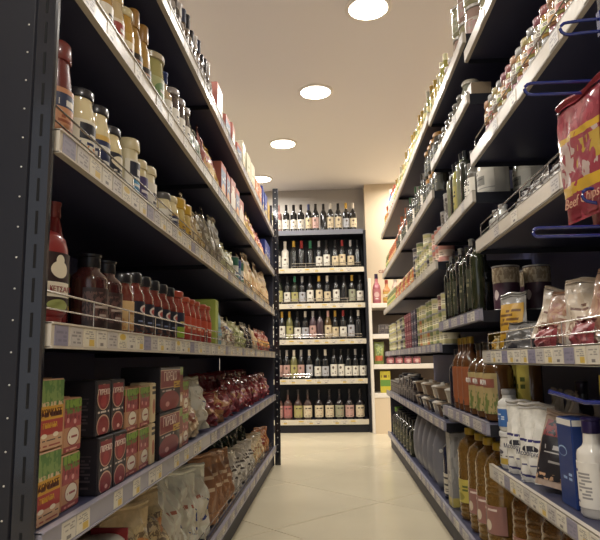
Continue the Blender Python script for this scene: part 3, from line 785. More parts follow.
for q in range(3): PL('L3', 3.03 + q * .09, 'drink_can', 'can', ['green can', 'blue can'][q % 2], can(.035, .15, [P_gcan, P_bcan][q % 2], key='gc'), .04)
for q in range(10): PL('L3', 3.33 + q * .128, 'cracker_bag', 'bag', 'beige cracker bag', bag(.115, .17 + .02 * ((q * 7) % 3 - 1), .06, (206, 176, 130), P_beige, 18 + q % 4, key='be'), .045)

# --- ketchup shelf
KR = .044
kparts = [('bottle_body', shaped('ketb', plastic((150, 44, 42), .3), lambda: lathe_vf([(KR * .8, .022), (KR * .98, .03), (KR, .06), (KR, .12), (KR * .97, .145), (KR * .84, .163), (KR * .55, .174), (KR * .2, .178)], 22, .72), True)),
          ('cap', shaped('ketc', plastic((140, 38, 36), .3), lambda: lathe_vf([(KR * .62, 0), (KR * .72, .003), (KR * .78, .021), (KR * .78, .0215)], 22, .8), True)),
          ('paper_label', shaped('ketl', P_ket, lambda: arc_vf(KR + .0016, .034, .135, 62, 12, .74), True), (0, 0, 0), [('lettering', text_mesh('ΚΕΤΣΑΠ', .0125, TXT_RED), (0, -.0345, .034 + .101 * .35))])]
kb = PL('L4', 1.03, 'ketchup_bottle', 'bottle', 'big red ketchup squeeze bottle with white cook emblem', kparts, .038, jit=0, rz=-.3)
PL('L4', 1.155, 'sauce_bottle', 'bottle', 'tall tapered red sauce bottle with green label', [p for p in bottle(.036, .265, (134, 44, 46), (120, 44, 44), P_greenlab, .42, .36, .86, 'tall', .12, .16, .45)], .04, .05)
for y in (1.225, 1.312): PL('L4', y, 'barbecue_sauce', 'bottle', 'dark brown barbecue sauce bottle with black cap', bottle(.0395, .168, (66, 30, 28), (26, 26, 32), P_bbq, .58, .66, .82, 'bbq', .17, .06, .56), .04)
PL('L4', 1.398, 'sauce_jar', 'jar', 'sauce jar with tan label and black lid', jar(.038, .15, (112, 48, 36), (26, 26, 32), P_tan, key='sj', lidh=.022, neck=.8), .04)
for q, y in enumerate((1.48, 1.56, 1.64, 1.72, 1.80)):
    PL('L4', y, 'sauce_jar', 'jar', 'red sauce jar with black label and lid', jar(.0375, .165, (120, 46, 36), (24, 25, 32), P_heinzish, key='sk', lidh=.026, neck=.74), .04)
for q, y in enumerate((1.50, 1.585, 1.67, 1.75)):
    PL('L4', y, 'sauce_jar', 'jar', 'red sauce jar with black label and lid', jar(.0375, .165, (120, 46, 36), (24, 25, 32), P_heinzish, key='sk', lidh=.026, neck=.74), .04, .085, tier='rear')
PL('L4', 1.893, 'salsa_jar', 'jar', 'large red salsa jar with lime green label', jar(.045, .165, (150, 52, 38), (176, 66, 46), P_salsa, key='sl', lidh=.02, neck=.86), .048)
for q, y in enumerate((1.985, 2.062, 2.138, 2.25, 2.325)):
    PL('L4', y, 'tomato_sauce_jar', 'jar', 'tomato sauce jar with orange red lid', jar(.035, .155, (166, 58, 42), (182, 74, 46), P_redorange, key='ts', lidh=.016, neck=.84), .038)
P_lime = prt('print_lime_pack', (160, 176, 58), [('t', .2, .8, .3, .5, (120, 140, 40), 2, 5), ('r', 0, 1, .9, 1, (140, 158, 48))])
P_lblue = prt('print_light_blue_pack', (132, 172, 186), [('t', .2, .8, .4, .6, (90, 130, 150), 2, 5), ('r', 0, 1, 0, .15, (190, 190, 180))])
PL('L4', 2.425, 'lime_carton', 'carton', 'tall lime green carton', carton(.075, .10, .19, (158, 174, 60), P_lime, None, 'lime'), .05)
PL('L4', 2.53, 'blue_pouch', 'pouch', 'tall light blue pouch', bag(.09, .185, .04, (132, 172, 186), P_lblue, 5, key='lb'), .03)
P_mix = prt('print_clear_mix', (186, 170, 128), [('n', 0, 1, 0, 1, (222, 208, 176), 6.0), ('n', 0, 1, 0, .6, (140, 92, 70), 8.0), ('e', .5, .75, .25, .1, (70, 76, 120))])
P_mixg = prt('print_green_mix', (170, 170, 100), [('n', 0, 1, 0, 1, (208, 204, 160), 6.0), ('n', 0, 1, 0, .5, (110, 120, 60), 8.0)])
for q, y in enumerate((2.66, 2.785, 2.91, 3.035, 3.16, 3.285)):
    PL('L4', y, 'candy_bag', 'bag', ['clear bag of mixed sweets', 'greenish bag of mixed sweets'][q // 3], bag(.115, .16 - .012 * (q % 3), .07, [(218, 204, 172), (196, 192, 132)][q // 3], [P_mix, P_mixg][q // 3], 25 + q % 3, key='ca', crink=1.6), .05)
for q in range(2): PL('L4', 3.42 + q * .125, 'snack_bag', 'bag', 'black snack bag', bag(.115, .16, .06, (34, 30, 38), None, 31 + q, key='bk'), .045)
for q in range(2): PL('L4', 3.66 + q * .125, 'snack_bag', 'bag', 'beige snack bag', bag(.115, .16, .06, (196, 172, 140), P_beige, 18 + q, key='b4'), .045)
for q in range(6): PL('L4', 3.92 + q * .122, 'snack_bag', 'bag', 'bright red snack bag', bag(.115, .155, .06, (166, 50, 48), P_crisp_r, 34 + q % 3, key='r4'), .045)

# --- tomato carton shelf
asp = carton(.088, .056, .116, (196, 150, 112), P_asp, P_asp, 'asp')
asp[1] = asp[1][:3] + ([('lettering', m_, p_) for m_, p_ in [(text_mesh('ΚΟΝΚΑΣΕ', .0155, TXT_DARK), (0, -.0290, .0604)), (text_mesh('ΤΟΜΑΤΑ', .0125, TXT_YEL), (-.006, -.0290, .039))]],)
for t_, z in (('lower', 0), ('upper', .1185)):
    PL('L5', 1.015, 'vegetable_carton', 'carton', 'tall green and red vegetable carton with yellow band', asp, .03, .006, z, t_, .0)
pum = carton(.078, .06, .097, (186, 134, 94), P_pumm, P_pumm_s, 'pum')
for t_, z in (('lower', 0), ('upper', .0995)):
    PL('L5', 1.118, 'tomato_carton', 'carton', 'small red and beige tomato carton', pum, .032, .014, z, t_, .02)
grl = [('lettering', text_mesh('ΓΚΡΕΚΟ', .0165, TXT_CREAM), (0, -.0360, .0865)), ]
grek = carton(.08, .07, .111, (34, 29, 35), P_grek, P_grek_s, 'grek')
grek[1] = grek[1][:3] + (grl,)
for y in (1.255, 1.339):
    for t_, z in (('lower', 0), ('upper', .1135)):
        PL('L5', y - (.006 if z else 0), 'tomato_box', 'box', 'black tomato box with red shield', grek, .036, .002 if z == 0 else .008, z, t_, .012)
pum2 = carton(.084, .06, .099, (186, 134, 94), P_pumm, P_pumm_s, 'pum2')
for y in (1.432, 1.530):
    for t_, z in (('lower', 0), ('upper', .1015)):
        PL('L5', y, 'tomato_carton', 'carton', 'small red and beige tomato carton', pum2, .032, .008, z, t_, .03)
P_slim = prt('print_slim_cream', (214, 190, 140), [('r', 0, 1, .72, .8, (50, 40, 40)), ('r', 0, 1, .86, .93, (50, 40, 40)), ('e', .5, .4, .4, .2, (180, 100, 70))])
for t_, z in (('lower', 0), ('upper', .1045)): PL('L5', 1.594, 'slim_carton', 'carton', 'slim cream carton with dark marks', carton(.03, .06, .102, (214, 190, 140), P_slim, None, 'slim'), .032, .004, z, t_, .0)
gw = carton(.25, .11, .122, (34, 29, 35), P_grekw, P_grek_s, 'gw')
gw[1] = gw[1][:3] + ([('lettering', text_mesh('ΓΚΡΕΚΟ', .036, TXT_CREAM), (-.022, -.0560, .094))],)
for t_, z in (('lower', 0), ('upper', .1245)):
    PL('L5', 1.762, 'tomato_multipack', 'multipack', 'wide black and red tomato multipack', gw, .057, .0, z, t_, .0)
for t_, z in (('lower', 0), ('upper', .1015)): PL('L5', 1.94, 'tomato_carton', 'carton', 'small red and beige tomato carton', pum2, .032, .004, z, t_, .02)
# dim rows behind
for y in (1.02, 1.12, 1.22, 1.40, 1.50, 1.60):
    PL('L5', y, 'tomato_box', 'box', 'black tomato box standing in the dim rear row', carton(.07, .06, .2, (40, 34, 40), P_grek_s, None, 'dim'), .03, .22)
P_wb = prt('print_white_blue', (226, 222, 212), [('r', 0, 1, .3, .45, (66, 130, 190)), ('e', .4, .7, .2, .1, (206, 210, 216)), ('t', .15, .85, .06, .2, (60, 70, 110), 1, 6)])
P_wb2 = prt('print_white_swirl', (222, 212, 188), [('e', .66, .34, .3, .24, (44, 56, 130)), ('e', .6, .37, .27, .22, (222, 212, 188)), ('t', .2, .8, .6, .8, (190, 110, 80), 2, 6), ('n', 0, 1, .1, .3, (196, 182, 152), 4.0)])
P_biscuit = prt('print_biscuit_bag', (186, 150, 108), [('n', 0, 1, 0, 1, (214, 190, 150), 5.0), ('e', .5, .5, .35, .2, (150, 84, 60)), ('t', .2, .8, .45, .55, WHT, 1, 6)])
PL('L5', 2.10, 'biscuit_bag', 'bag', 'low beige biscuit bag', bag(.10, .13, .06, (196, 170, 132), P_biscuit, 41, key='bi', crink=1.4), .045)
PL('L5', 2.165, 'white_bag', 'bag', 'white triangular bag with blue stripe', bag(.10, .225, .05, (224, 220, 210), P_wb, 42, (.1, .9, .1, .85), 'wb'), .035, .075)
PL('L5', 2.29, 'flour_bag', 'bag', 'standing cream bag with blue swirl', bag(.115, .20, .08, (196, 186, 158), P_wb2, 43, key='fl', crink=1.6), .05)
P_orange_bag = prt('print_orange_bag', (176, 116, 62), [('n', 0, 1, 0, 1, (206, 150, 90), 5.0), ('e', .5, .6, .3, .2, (150, 44, 40)), ('t', .2, .8, .55, .66, WHT, 1, 6)])
P_redbag = prt('print_red_film', (128, 36, 44), [('n', 0, 1, 0, 1, (156, 56, 58), 5.0), ('e', .5, .5, .26, .16, (186, 130, 80)), ('t', .2, .8, .6, .75, (206, 160, 150), 1, 6)])
for q in range(3):
    PL('L5', 2.46 + q * .15, 'snack_bag', 'bag', 'red and orange snack bag at the front', bag(.14, .13, .08, [(140, 46, 48), (176, 120, 70), (140, 46, 48)][q], [P_redbag, P_orange_bag, P_redbag][q], 44 + q, key='ro', crink=1.5), .055)
for q in range(3):
    PL('L5', 2.42 + q * .17, 'snack_bag', 'bag', 'orange snack bag lying in the rear row', bag(.15, .19, .08, (186, 136, 82), P_orange_bag, 48 + q, key='rp', crink=1.5), .055, .14)
for q in range(12):
    PL('L5', 2.93 + q * .14, 'snack_bag', 'bag', 'crinkled dark red snack bag', bag(.13, .14 + .03 * (q % 2), .09, (136, 40, 46), P_redbag, 51 + q % 4, key='rd', crink=1.8), .055)
for q in range(10):
    PL('L5', 3.02 + q * .155, 'snack_bag', 'bag', 'crinkled dark red snack bag', bag(.14, .20, .09, (136, 40, 46), P_redbag, 51 + q % 4, key='re', crink=1.8), .055, .13, tier='rear')

# --- bottom shelf
P_tray = prt('label_red_tray', (150, 40, 42), [('t', .1, .9, .2, .8, (220, 196, 170), 3, 8)])
def tray():
    return [('tray', shaped('tray', plastic((206, 196, 176)), lambda: lathe_vf([(.06, 0), (.075, .03), (.078, .032), (.078, .035)], 20, .75), True)),
            ('tray_lid', shaped('traylid', plastic((222, 214, 196)), lambda: lathe_vf([(.080, .0355), (.080, .04), (.07, .046), (.03, .048)], 20, .75), True)),
            ('paper_label', shaped('traylab', P_tray, lambda: box_vf(.079, .083, -.045, .045, .0, .055)))]
for q, y in enumerate((1.21, 1.39)):
    for t_, z in (('bottom', 0), ('second', .05), ('third', .10), ('fourth', .15), ('top', .20)): PL('L6', y, 'food_tray', 'tray', 'white oval lidded food tray', tray(), .07, .0, z, t_, .02)
P_nuts = prt('print_nut_bag', (186, 160, 112), [('n', 0, 1, 0, 1, (196, 172, 120), 6.0), ('n', 0, 1, .4, .9, (120, 96, 66), 9.0), ('t', .2, .8, .3, .5, (40, 90, 80), 2, 6), ('e', .7, .7, .2, .12, (206, 130, 60))])
for q, y in enumerate((1.59, 1.785)): PL('L6', y, 'nut_bag', 'bag', 'rounded clear bag of nuts', bag(.175, .27, .12, (206, 178, 128), P_nuts, 61 + q, key='nu', crink=1.5), .07)
for q, y in enumerate((1.66, 1.84)): PL('L6', y, 'nut_bag', 'bag', 'tall peach bag of nuts', bag(.15, .295, .1, (206, 168, 126), P_biscuit, 63 + q, key='nv', crink=1.3), .07, .14, tier='rear')
for q, y in enumerate((1.97, 2.14, 2.30)): PL('L6', y, 'flour_bag', 'bag', 'bulging white bag with blue swirl', bag(.155, .275 - .01 * q, .13, (238, 228, 204), P_wb2, 65 + q, key='fw', crink=1.4), .07)
for q, y in enumerate((2.02, 2.2)): PL('L6', y, 'flour_bag', 'bag', 'bulging white bag with blue swirl', bag(.15, .285, .1, (216, 208, 184), P_wb2, 68 + q, key='fx', crink=1.4), .07, .15, tier='rear')
P_brown = prt('print_brown_bag', (146, 96, 62), [('t', .15, .85, .45, .85, (206, 176, 140), 3, 5), ('n', 0, 1, 0, .35, (170, 120, 80), 6.0)])
P_wtxt = prt('print_white_brown_text', (214, 204, 186), [('t', .15, .85, .3, .9, (76, 60, 50), 4, 6), ('n', 0, 1, 0, .3, (180, 170, 150), 6.0)])
for q, y in enumerate((2.46, 2.60, 2.74, 2.88)): PL('L6', y, 'coffee_bag', 'bag', 'brown paper snack bag', bag(.13, .27 - .012 * q, .08, (186, 130, 86), P_brown, 71 + q, key='br', crink=1.1), .06)
for q in range(5): PL('L6', 3.02 + q * .145, 'snack_bag', 'bag', 'white bag with dark lettering', bag(.13, .18, .09, (206, 196, 178), P_wtxt, 75 + q % 3, key='wt', crink=1.3), .06)
for q in range(5): PL('L6', 3.76 + q * .16, 'snack_bag', 'bag', ['beige bag', 'orange snack bag'][q > 2], bag(.14, .17, .09, [(206, 186, 150), (190, 110, 62)][q > 2], [P_beige, P_orange_bag][q > 2], 78 + q % 3, key='o6', crink=1.3), .06)
for q in range(6): PL('L6', 3.55 + q * .17, 'snack_bag', 'bag', 'dark green bag in the rear row', bag(.15, .21, .09, (44, 62, 44), None, 81 + q % 3, key='dg', crink=1.3), .06, .15)

# ================================================================== RIGHT SHELVES
P_spice = [prt('label_spice%d' % i, c, [('r', 0, 1, .55, .9, (226, 216, 196)), ('t', .1, .9, .62, .84, INK, 2, 7), ('n', 0, 1, 0, .5, c2, 8.0)]) for i, (c, c2) in enumerate((((150, 60, 44), (180, 90, 60)), ((176, 124, 50), (200, 150, 80)), ((150, 158, 60), (110, 120, 44)), ((130, 112, 92), (90, 76, 62))))]
LIDS = [(150, 84, 80), (170, 122, 84), (150, 145, 138), (166, 146, 90), (132, 128, 124), (138, 78, 86)]
LIDN = ['red', 'orange', 'white', 'yellow', 'silver', 'crimson']
y = 0.98; i = 0
while y < 1.95:
    for t_, z in (('lower', 0), ('upper', .082)):
        c = (i * 5 + (z > 0) * 2) % 6
        PR('N1', y, 'spice_jar', 'jar', 'spice jar with %s lid' % LIDN[c], jar(.0225, .08, [(140, 96, 70), (168, 128, 62), (134, 124, 100), (150, 140, 74)][(i + (z > 0)) % 4], LIDS[c], P_spice[(i + 2 * (z > 0)) % 4], key='sp', lidh=.022, neck=.92), .026, .012, z, t_)
    y += .049; i += 1
# near top shelf: glassware and boxes
P_pinkbox = prt('print_pink_beige', (146, 122, 104), [('n', 0, 1, .1, .9, (154, 108, 96), 4.0), ('r', 0, 1, .8, 1, (168, 154, 134)), ('t', .1, .9, .82, .96, (150, 100, 80), 1, 8)])
P_olive = prt('print_olive_beige', (144, 136, 104), [('n', 0, 1, .1, .9, (120, 120, 76), 4.0), ('r', 0, 1, .8, 1, (164, 156, 134))])
for q, y in enumerate((1.42, 1.56, 1.70, 1.84)):
    for t_, z in (('lower', 0), ('upper', .122)):
        PR('N0', y, 'preserve_jar', 'jar', ['pinkish preserve jar', 'olive preserve jar'][(q + (z > 0)) % 2], jar(.05, .12, [(150, 122, 108), (140, 134, 100)][(q + (z > 0)) % 2], (166, 158, 146), [P_pinkbox, P_olive][(q + (z > 0)) % 2], key='pk', neck=.95, lidh=.014), .052, .0, z, t_)
for q, y in enumerate((2.045, 2.15, 2.255)):
    for t_, z in (('lower', 0), ('upper', .132)):
        PR('M1', y, 'preserve_jar', 'jar', ['pinkish preserve jar', 'olive preserve jar'][(q + (z > 0)) % 2], jar(.046, .13, [(150, 122, 108), (140, 134, 100)][(q + (z > 0)) % 2], (166, 158, 146), [P_pinkbox, P_olive][(q + (z > 0)) % 2], key='pm', neck=.95, lidh=.014), .05, .0, z, t_)
for q, y in enumerate((2.38, 2.455)): PR('M1', y, 'glass_jar', 'jar', 'short pink jar with silver lid', jar(.03, .11, (190, 150, 134), (196, 190, 180), P_pinkbox, key='pj'), .032)
P_oilgold = prt('label_oil_gold', (206, 190, 110), [('e', .5, .6, .3, .2, (110, 140, 60)), ('t', .2, .8, .15, .35, (90, 70, 40), 2, 7)])
for q in range(2): PR('M1', 2.54 + q * .08, 'oil_bottle', 'bottle', ['tall olive green oil bottle', 'pale oil bottle'][q], bottle(.028, .22, [(150, 144, 60), (190, 180, 140)][q], (206, 196, 150), P_oilgold, .4, .6, .78, 'og'), .03)
PR('M1', 2.70, 'oil_bottle', 'bottle', 'yellow oil bottle', bottle(.028, .2, (196, 160, 60), (206, 190, 120), P_oilgold, .4, .6, .78, 'oh'), .03)
for q in range(18):
    c = [((160, 134, 60), (170, 140, 60), 'yellow sauce bottle'), ((150, 144, 104), (176, 168, 146), 'pale yellow sauce bottle'), ((118, 120, 60), (160, 124, 50), 'olive sauce bottle')][(q * 2 + q // 4) % 3]
    PR('F1', 2.82 + q * .105, 'sauce_bottle', 'bottle', c[2], bottle(.033, .2 + .02 * (q % 3), c[0], c[1], P_oilgold, .42, .58, .76, 'of%d' % (q % 3)), .036)
P_whiteb = prt('label_white_red', (224, 214, 190), [('r', 0, 1, .5, .7, (186, 90, 50)), ('t', .1, .9, .75, .95, (90, 70, 60), 1, 6)])
for q in range(3): PR('F1', 4.74 + q * .11, 'white_bottle', 'bottle', 'cream bottle with orange band', bottle(.036, .24, (216, 206, 176), (200, 80, 50), P_whiteb, .5, .62, .78, 'ow'), .038)
PR('F1', 5.08, 'blue_bottle', 'bottle', 'bright blue and white bottle', squeeze(.042, .30, (36, 96, 170), (226, 222, 214), P_wb, .7, .04, .5, 'bb'), .038)
for q in range(3): PR('F1', 5.20 + q * .12, 'sauce_bottle', 'bottle', 'amber sauce bottle with red cap', bottle(.036, .20 + .02 * q, (186, 110, 44), (176, 60, 40), P_gold, .4, .55, .75, 'oa'), .038)

# shelf under the spices
P_blk = prt('print_black_clear', (60, 56, 62), [('n', 0, 1, 0, 1, (160, 156, 152), 9.0), ('t', .1, .9, .3, .7, WHT, 2, 7)])
for q, y in enumerate((1.06, 1.17, 1.28, 1.39, 1.50, 1.61)):
    PR('N2', y, 'spice_sachet', 'sachet', ['clear shiny sachet', 'dark shiny sachet'][q % 2], bag(.10, .085, .05, [(176, 168, 160), (92, 72, 70)][q % 2], P_blk, 90 + q % 3, key='sa', crink=1.8), .045)
P_canister = prt('label_canister', (206, 200, 184), [('r', .15, .85, .3, .72, (132, 130, 120)), ('t', .2, .8, .36, .66, (90, 88, 84), 3, 6), ('r', 0, 1, .14, .18, (150, 146, 136)), ('e', .5, .86, .1, .06, (90, 88, 84))])
for q, (y, xo) in enumerate(((2.075, .055), (2.09, .185))):
    PR('M3', y, 'canister', 'canister', 'large pale canister with framed grey label', jar(.055, .165, (200, 194, 178), (206, 200, 186), P_canister, key='cn', neck=.97, lidh=.02), .0, xo + .02)
for q, (y, xo) in enumerate(((1.90, .0), (1.83, .0))):
    PR('N2', y, 'water_bottle', 'bottle', 'short ribbed clear bottle', bottle(.026, .09, (170, 166, 156), (196, 192, 184), None, .5, .6, .75, 'wb'), .03, xo)

# snack bag shelf
P_snack_y = prt('print_yellow_card', (190, 140, 28), [('t', .12, .88, .3, .9, (110, 70, 20), 6, 9), ('r', .35, .65, .08, .2, (60, 44, 20))])
P_snack_w = prt('print_white_card', (206, 184, 156), [('t', .15, .85, .4, .8, (120, 80, 66), 4, 6), ('n', 0, 1, .0, .35, (150, 110, 84), 7.0), ('e', .6, .3, .16, .1, (150, 50, 50))])
P_snack_r = prt('print_red_meat', (146, 58, 62), [('n', 0, 1, 0, 1, (164, 84, 82), 4.0), ('n', 0, 1, 0, .5, (124, 46, 52), 7.0)])
P_snack_t = prt('print_tan_snack', (178, 136, 104), [('n', 0, 1, 0, 1, (160, 104, 84), 5.0), ('t', .15, .85, .55, .8, (214, 196, 170), 2, 7)])
def lean(sh, y, desc, parts, dep, xo, rx, kind='snack_pouch', z=0.0, rz=0.0, ry=0.0):
    return PR(sh, y, kind, 'pouch', desc, parts, dep, xo, z, '', .1, 1.0, -rx, rz, ry)
lean('N3', 1.90, 'clear pouch with yellow card', bag(.12, .185, .05, (150, 146, 138), P_snack_y, 101, (.05, .95, .05, .8), 'ny', 1.0), .055, .02, .1, rz=.5)
lean('N3', 1.80, 'clear dark crinkled pouch', bag(.12, .085, .05, (112, 108, 104), None, 102, key='nz', crink=1.8), .06, .0, .3, rz=.5)
for q, (y, h, c) in enumerate(((1.69, .155, 0), (1.575, .14, 1), (1.46, .17, 0), (1.345, .15, 1), (1.225, .185, 0), (1.10, .17, 1))):
    lean('N3', y, ['pale snack pouch with printed card', 'tan brown dried snack pouch'][c], bag(.13, h, .05, [(206, 188, 166), (176, 138, 112)][c], [P_snack_w, P_snack_t][c], 103 + q % 4, (.12, .88, .1, .75), 'nw', 1.5), .062, .05, .2, rz=.7, ry=.3 - .12 * (q % 3))
for q, y in enumerate((1.52, 1.30)):
    lean('N3', y, 'low glossy red meat pack', bag(.11, .06, .034, (150, 62, 66), P_snack_r, 107 + q % 3, (.1, .9, .1, .8), 'nr', 1.3), .042, .0, .06, 'meat_pack')
P_bean = prt('label_bean_can', (72, 40, 56), [('r', 0, 1, .62, .98, (190, 172, 140)), ('n', 0, 1, .62, .98, (150, 128, 98), 8.0), ('r', .06, .4, .08, .55, (94, 44, 66)), ('e', .23, .34, .1, .12, (200, 180, 170)), ('e', .7, .34, .1, .12, (200, 180, 170))])
for q, (y, xo) in enumerate(((2.04, .035), (2.045, .14), (2.15, .16), (2.26, .16))):
    PR('M4', y, 'bean_can', 'can', 'dark purple tin with beige top band', can(.044, .15, P_bean, key='bn'), .05, xo)
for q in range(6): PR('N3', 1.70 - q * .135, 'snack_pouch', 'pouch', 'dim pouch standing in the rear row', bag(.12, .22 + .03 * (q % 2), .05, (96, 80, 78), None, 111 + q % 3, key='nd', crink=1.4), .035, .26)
lean('N3', 1.955, 'small yellow tipped sachet', bag(.045, .05, .02, (190, 170, 120), P_snack_y, 114, key='nq', crink=1.5), .03, .0, .1, 'spice_sachet')

# lower near shelf
P_bluelab = prt('label_blue_white', (60, 108, 176), [('t', .15, .85, .35, .7, (206, 214, 226), 3, 7), ('r', 0, 1, .9, 1, WHT)])
P_colbox = prt('print_colour_blocks', (214, 208, 196), [('r', 0, .5, .1, .45, (66, 140, 176)), ('r', .5, 1, .05, .4, (206, 168, 60)), ('e', .5, .75, .26, .14, (90, 84, 90)), ('t', .1, .9, .5, .6, INK, 1, 6)])
for t_, z in (('lower', 0), ('upper', .112)):
    if z == 0: PR('N4', 1.938, 'sugar_tub', 'tub', 'white tub with colour blocks', jar(.036, .11, (216, 210, 198), (206, 202, 196), P_colbox, key='tb', neck=.95), .04, .0, 0)
    else: PR('N4', 1.938, 'salt_bottle', 'bottle', 'clear bottle of white salt with blue label', jar(.035, .125, (214, 210, 200), (160, 158, 156), P_bluelab, key='tc', neck=.6), .04, .0, z)
P_rice = prt('print_white_navy', (226, 220, 206), [('r', 0, 1, .74, .79, (52, 46, 110)), ('e', .5, .60, .26, .07, (44, 42, 52)), ('r', .2, .8, .5, .56, (226, 220, 206)), ('t', .2, .8, .28, .33, (90, 86, 120), 1, 9), ('r', 0, 1, .06, .11, (52, 46, 110))])
for q, (y, rz) in enumerate(((1.838, .5), (1.715, .5))):
    b = PR('N4', y, 'salt_bag', 'bag', 'white bag with navy stripe and clear top', bag(.125, .21, .07, (228, 222, 208), P_rice, 121, (.03, .97, .03, .68), 'sb', .8, sealcol=(186, 180, 172)), .055, .0, 0, '', 0, rz=rz)
    pp = [c for c in b.children if c.name.startswith('print_panel')][0]
    obj('lettering', text_mesh('Μεσσήνιο', .0175, TXT_NAVY), pp, (0, -.0395, .078))
P_blackcard = prt('print_black_card', (40, 36, 40), [('t', .12, .88, .5, .62, (170, 164, 158), 1, 7), ('r', .1, .9, .44, .46, (170, 164, 158)), ('t', .15, .85, .28, .4, (150, 144, 138), 2, 8), ('n', 0, 1, .72, 1, (140, 48, 48), 5.0), ('n', 0, 1, 0, .1, (196, 150, 110), 6.0)])
lean('N4', 1.575, 'clear pouch with black printed card', bag(.14, .19, .05, (176, 150, 130), P_blackcard, 125, (.06, .94, .08, .86), 'bc', 1.3), .065, .0, .22, rz=.7, ry=.12)
lean('N4', 1.57, 'clear pouch with black printed card behind another', bag(.14, .22, .05, (150, 140, 136), P_blackcard, 126, (.06, .94, .08, .7), 'bd', 1.5), .06, .14, .15, rz=.4)
P_bluep = prt('print_blue_pack', (24, 52, 120), [('e', .3, .62, .3, .06, (150, 186, 220)), ('e', .3, .615, .27, .05, (24, 52, 120)), ('t', .15, .85, .3, .4, (150, 180, 220), 2, 8), ('r', 0, 1, .93, 1, WHT)])
PR('N4', 1.45, 'blue_carton', 'carton', 'tall blue carton with white top edge', carton(.085, .07, .195, (26, 54, 122), P_bluep, P_bluep, 'bl'), .037, .02)
P_purpb = prt('label_white_purple', (226, 218, 204), [('r', 0, .5, .78, .84, (64, 52, 120)), ('r', 0, .5, .1, .15, (64, 52, 120)), ('t', .5, .9, .2, .8, (150, 144, 140), 8, 8), ('r', .05, .2, .45, .5, (120, 116, 140))])
PR('N4', 1.36, 'bleach_bottle', 'bottle', 'white bottle with dark purple cap', bottle(.034, .205, (224, 216, 202), (50, 38, 92), P_purpb, .55, .62, .74, 'pu', .16, .1, .55), .042, .005)
PR('N4', 1.17, 'detergent_box', 'box', 'yellow blue and red box at the picture edge', carton(.07, .08, .30, (60, 80, 140), prt('print_ybr', (44, 80, 150), [('r', 0, 1, .75, 1, (206, 180, 50)), ('r', 0, 1, .35, .45, (176, 50, 60)), ('r', 0, 1, 0, .3, WHT)]), prt('print_ybr_side', (44, 80, 150), [('r', 0, 1, .75, 1, (206, 180, 50)), ('r', 0, 1, .35, .45, (176, 50, 60)), ('r', 0, 1, 0, .3, WHT)], axis='Y'), 'yb'), .042, .005)
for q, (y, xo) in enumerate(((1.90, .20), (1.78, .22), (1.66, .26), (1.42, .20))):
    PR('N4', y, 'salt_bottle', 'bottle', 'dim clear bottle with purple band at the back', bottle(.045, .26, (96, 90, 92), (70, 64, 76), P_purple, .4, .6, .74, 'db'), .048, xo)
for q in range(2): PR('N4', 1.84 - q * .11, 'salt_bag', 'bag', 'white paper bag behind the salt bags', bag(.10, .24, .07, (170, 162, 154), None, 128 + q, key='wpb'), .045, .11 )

# big oil bottles on the bottom
def oil(r, h, col, cap, lab, key):
    hb = h * .93
    P = [(r * .85, 0), (r, .01)]
    z = .02; 
    while z < h * .16: P += [(r, z), (r * .965, z + .006), (r, z + .012)]; z += .018
    P += [(r, h * .18), (r, h * .5)]
    z = h * .52
    while z < h * .74: P += [(r * .99, z), (r * .95, z + .007), (r * .99, z + .014)]; z += .021
    P += [(r * .96, h * .77), (r * .78, h * .85), (r * .4, h * .90), (r * .32, h * .915), (r * .32, hb)]
    return [('bottle_body', shaped(('oilb', key, r, h), mat('oilpet_%d_%d_%d' % col, col, .08, coat=.5, trans=.6), lambda: lathe_vf(P, 18), True)),
            ('cap', shaped(('oilc', key, r, h), plastic(cap, .35), lambda: lathe_vf([(r * .34, hb - .002), (r * .40, hb), (r * .40, h - .003), (r * .36, h)], 24, 1, .03), True)),
            ('paper_label', shaped(('oila', key, r, h), lab, lambda: arc_vf(r + .0015, h * .19, h * .44, 85), True))]
P_oilp = prt('label_oil_pink', (158, 106, 94), [('r', .3, .5, .0, .8, (60, 44, 44)), ('e', .62, .3, .12, .2, (220, 200, 170)), ('t', .1, .9, .82, .95, (230, 206, 190), 1, 8)])
P_oily = prt('label_oil_yellow', (196, 176, 70), [('t', .1, .9, .5, .8, (90, 100, 40), 2, 7), ('e', .5, .25, .3, .18, (150, 140, 50))])
for y, xo, l in ((2.60, .0, P_oily), (2.42, .0, P_oilp), (2.29, .0, P_oilp), (2.155, .0, P_oilp), (2.50, .13, P_oily), (2.05, .12, P_oilp), (2.2, .135, P_oily)):
    PR('M6', y, 'oil_bottle', 'bottle', 'large amber oil bottle with yellow cap' + (', pink label' if l is P_oilp else ', yellow label'), oil(.055, .36, (178, 128, 52), (206, 166, 36), l, 'o5'), .057, xo, tier='rear' if xo > .05 else '')
for y in (1.92, 1.79, 1.66, 1.53, 1.40): PR('N6', y, 'oil_bottle', 'bottle', 'large dark amber oil bottle', oil(.055, .275, (166, 112, 44), (150, 110, 30), P_oilp, 'o6'), .057, .02)
for q in range(2): PR('N6', 1.27 - q * .16, 'grey_sack', 'bag', 'grey crumpled paper sack', bag(.12, .22, .08, (120, 118, 118), None, 131 + q, key='gs', crink=1.6), .05, .0)
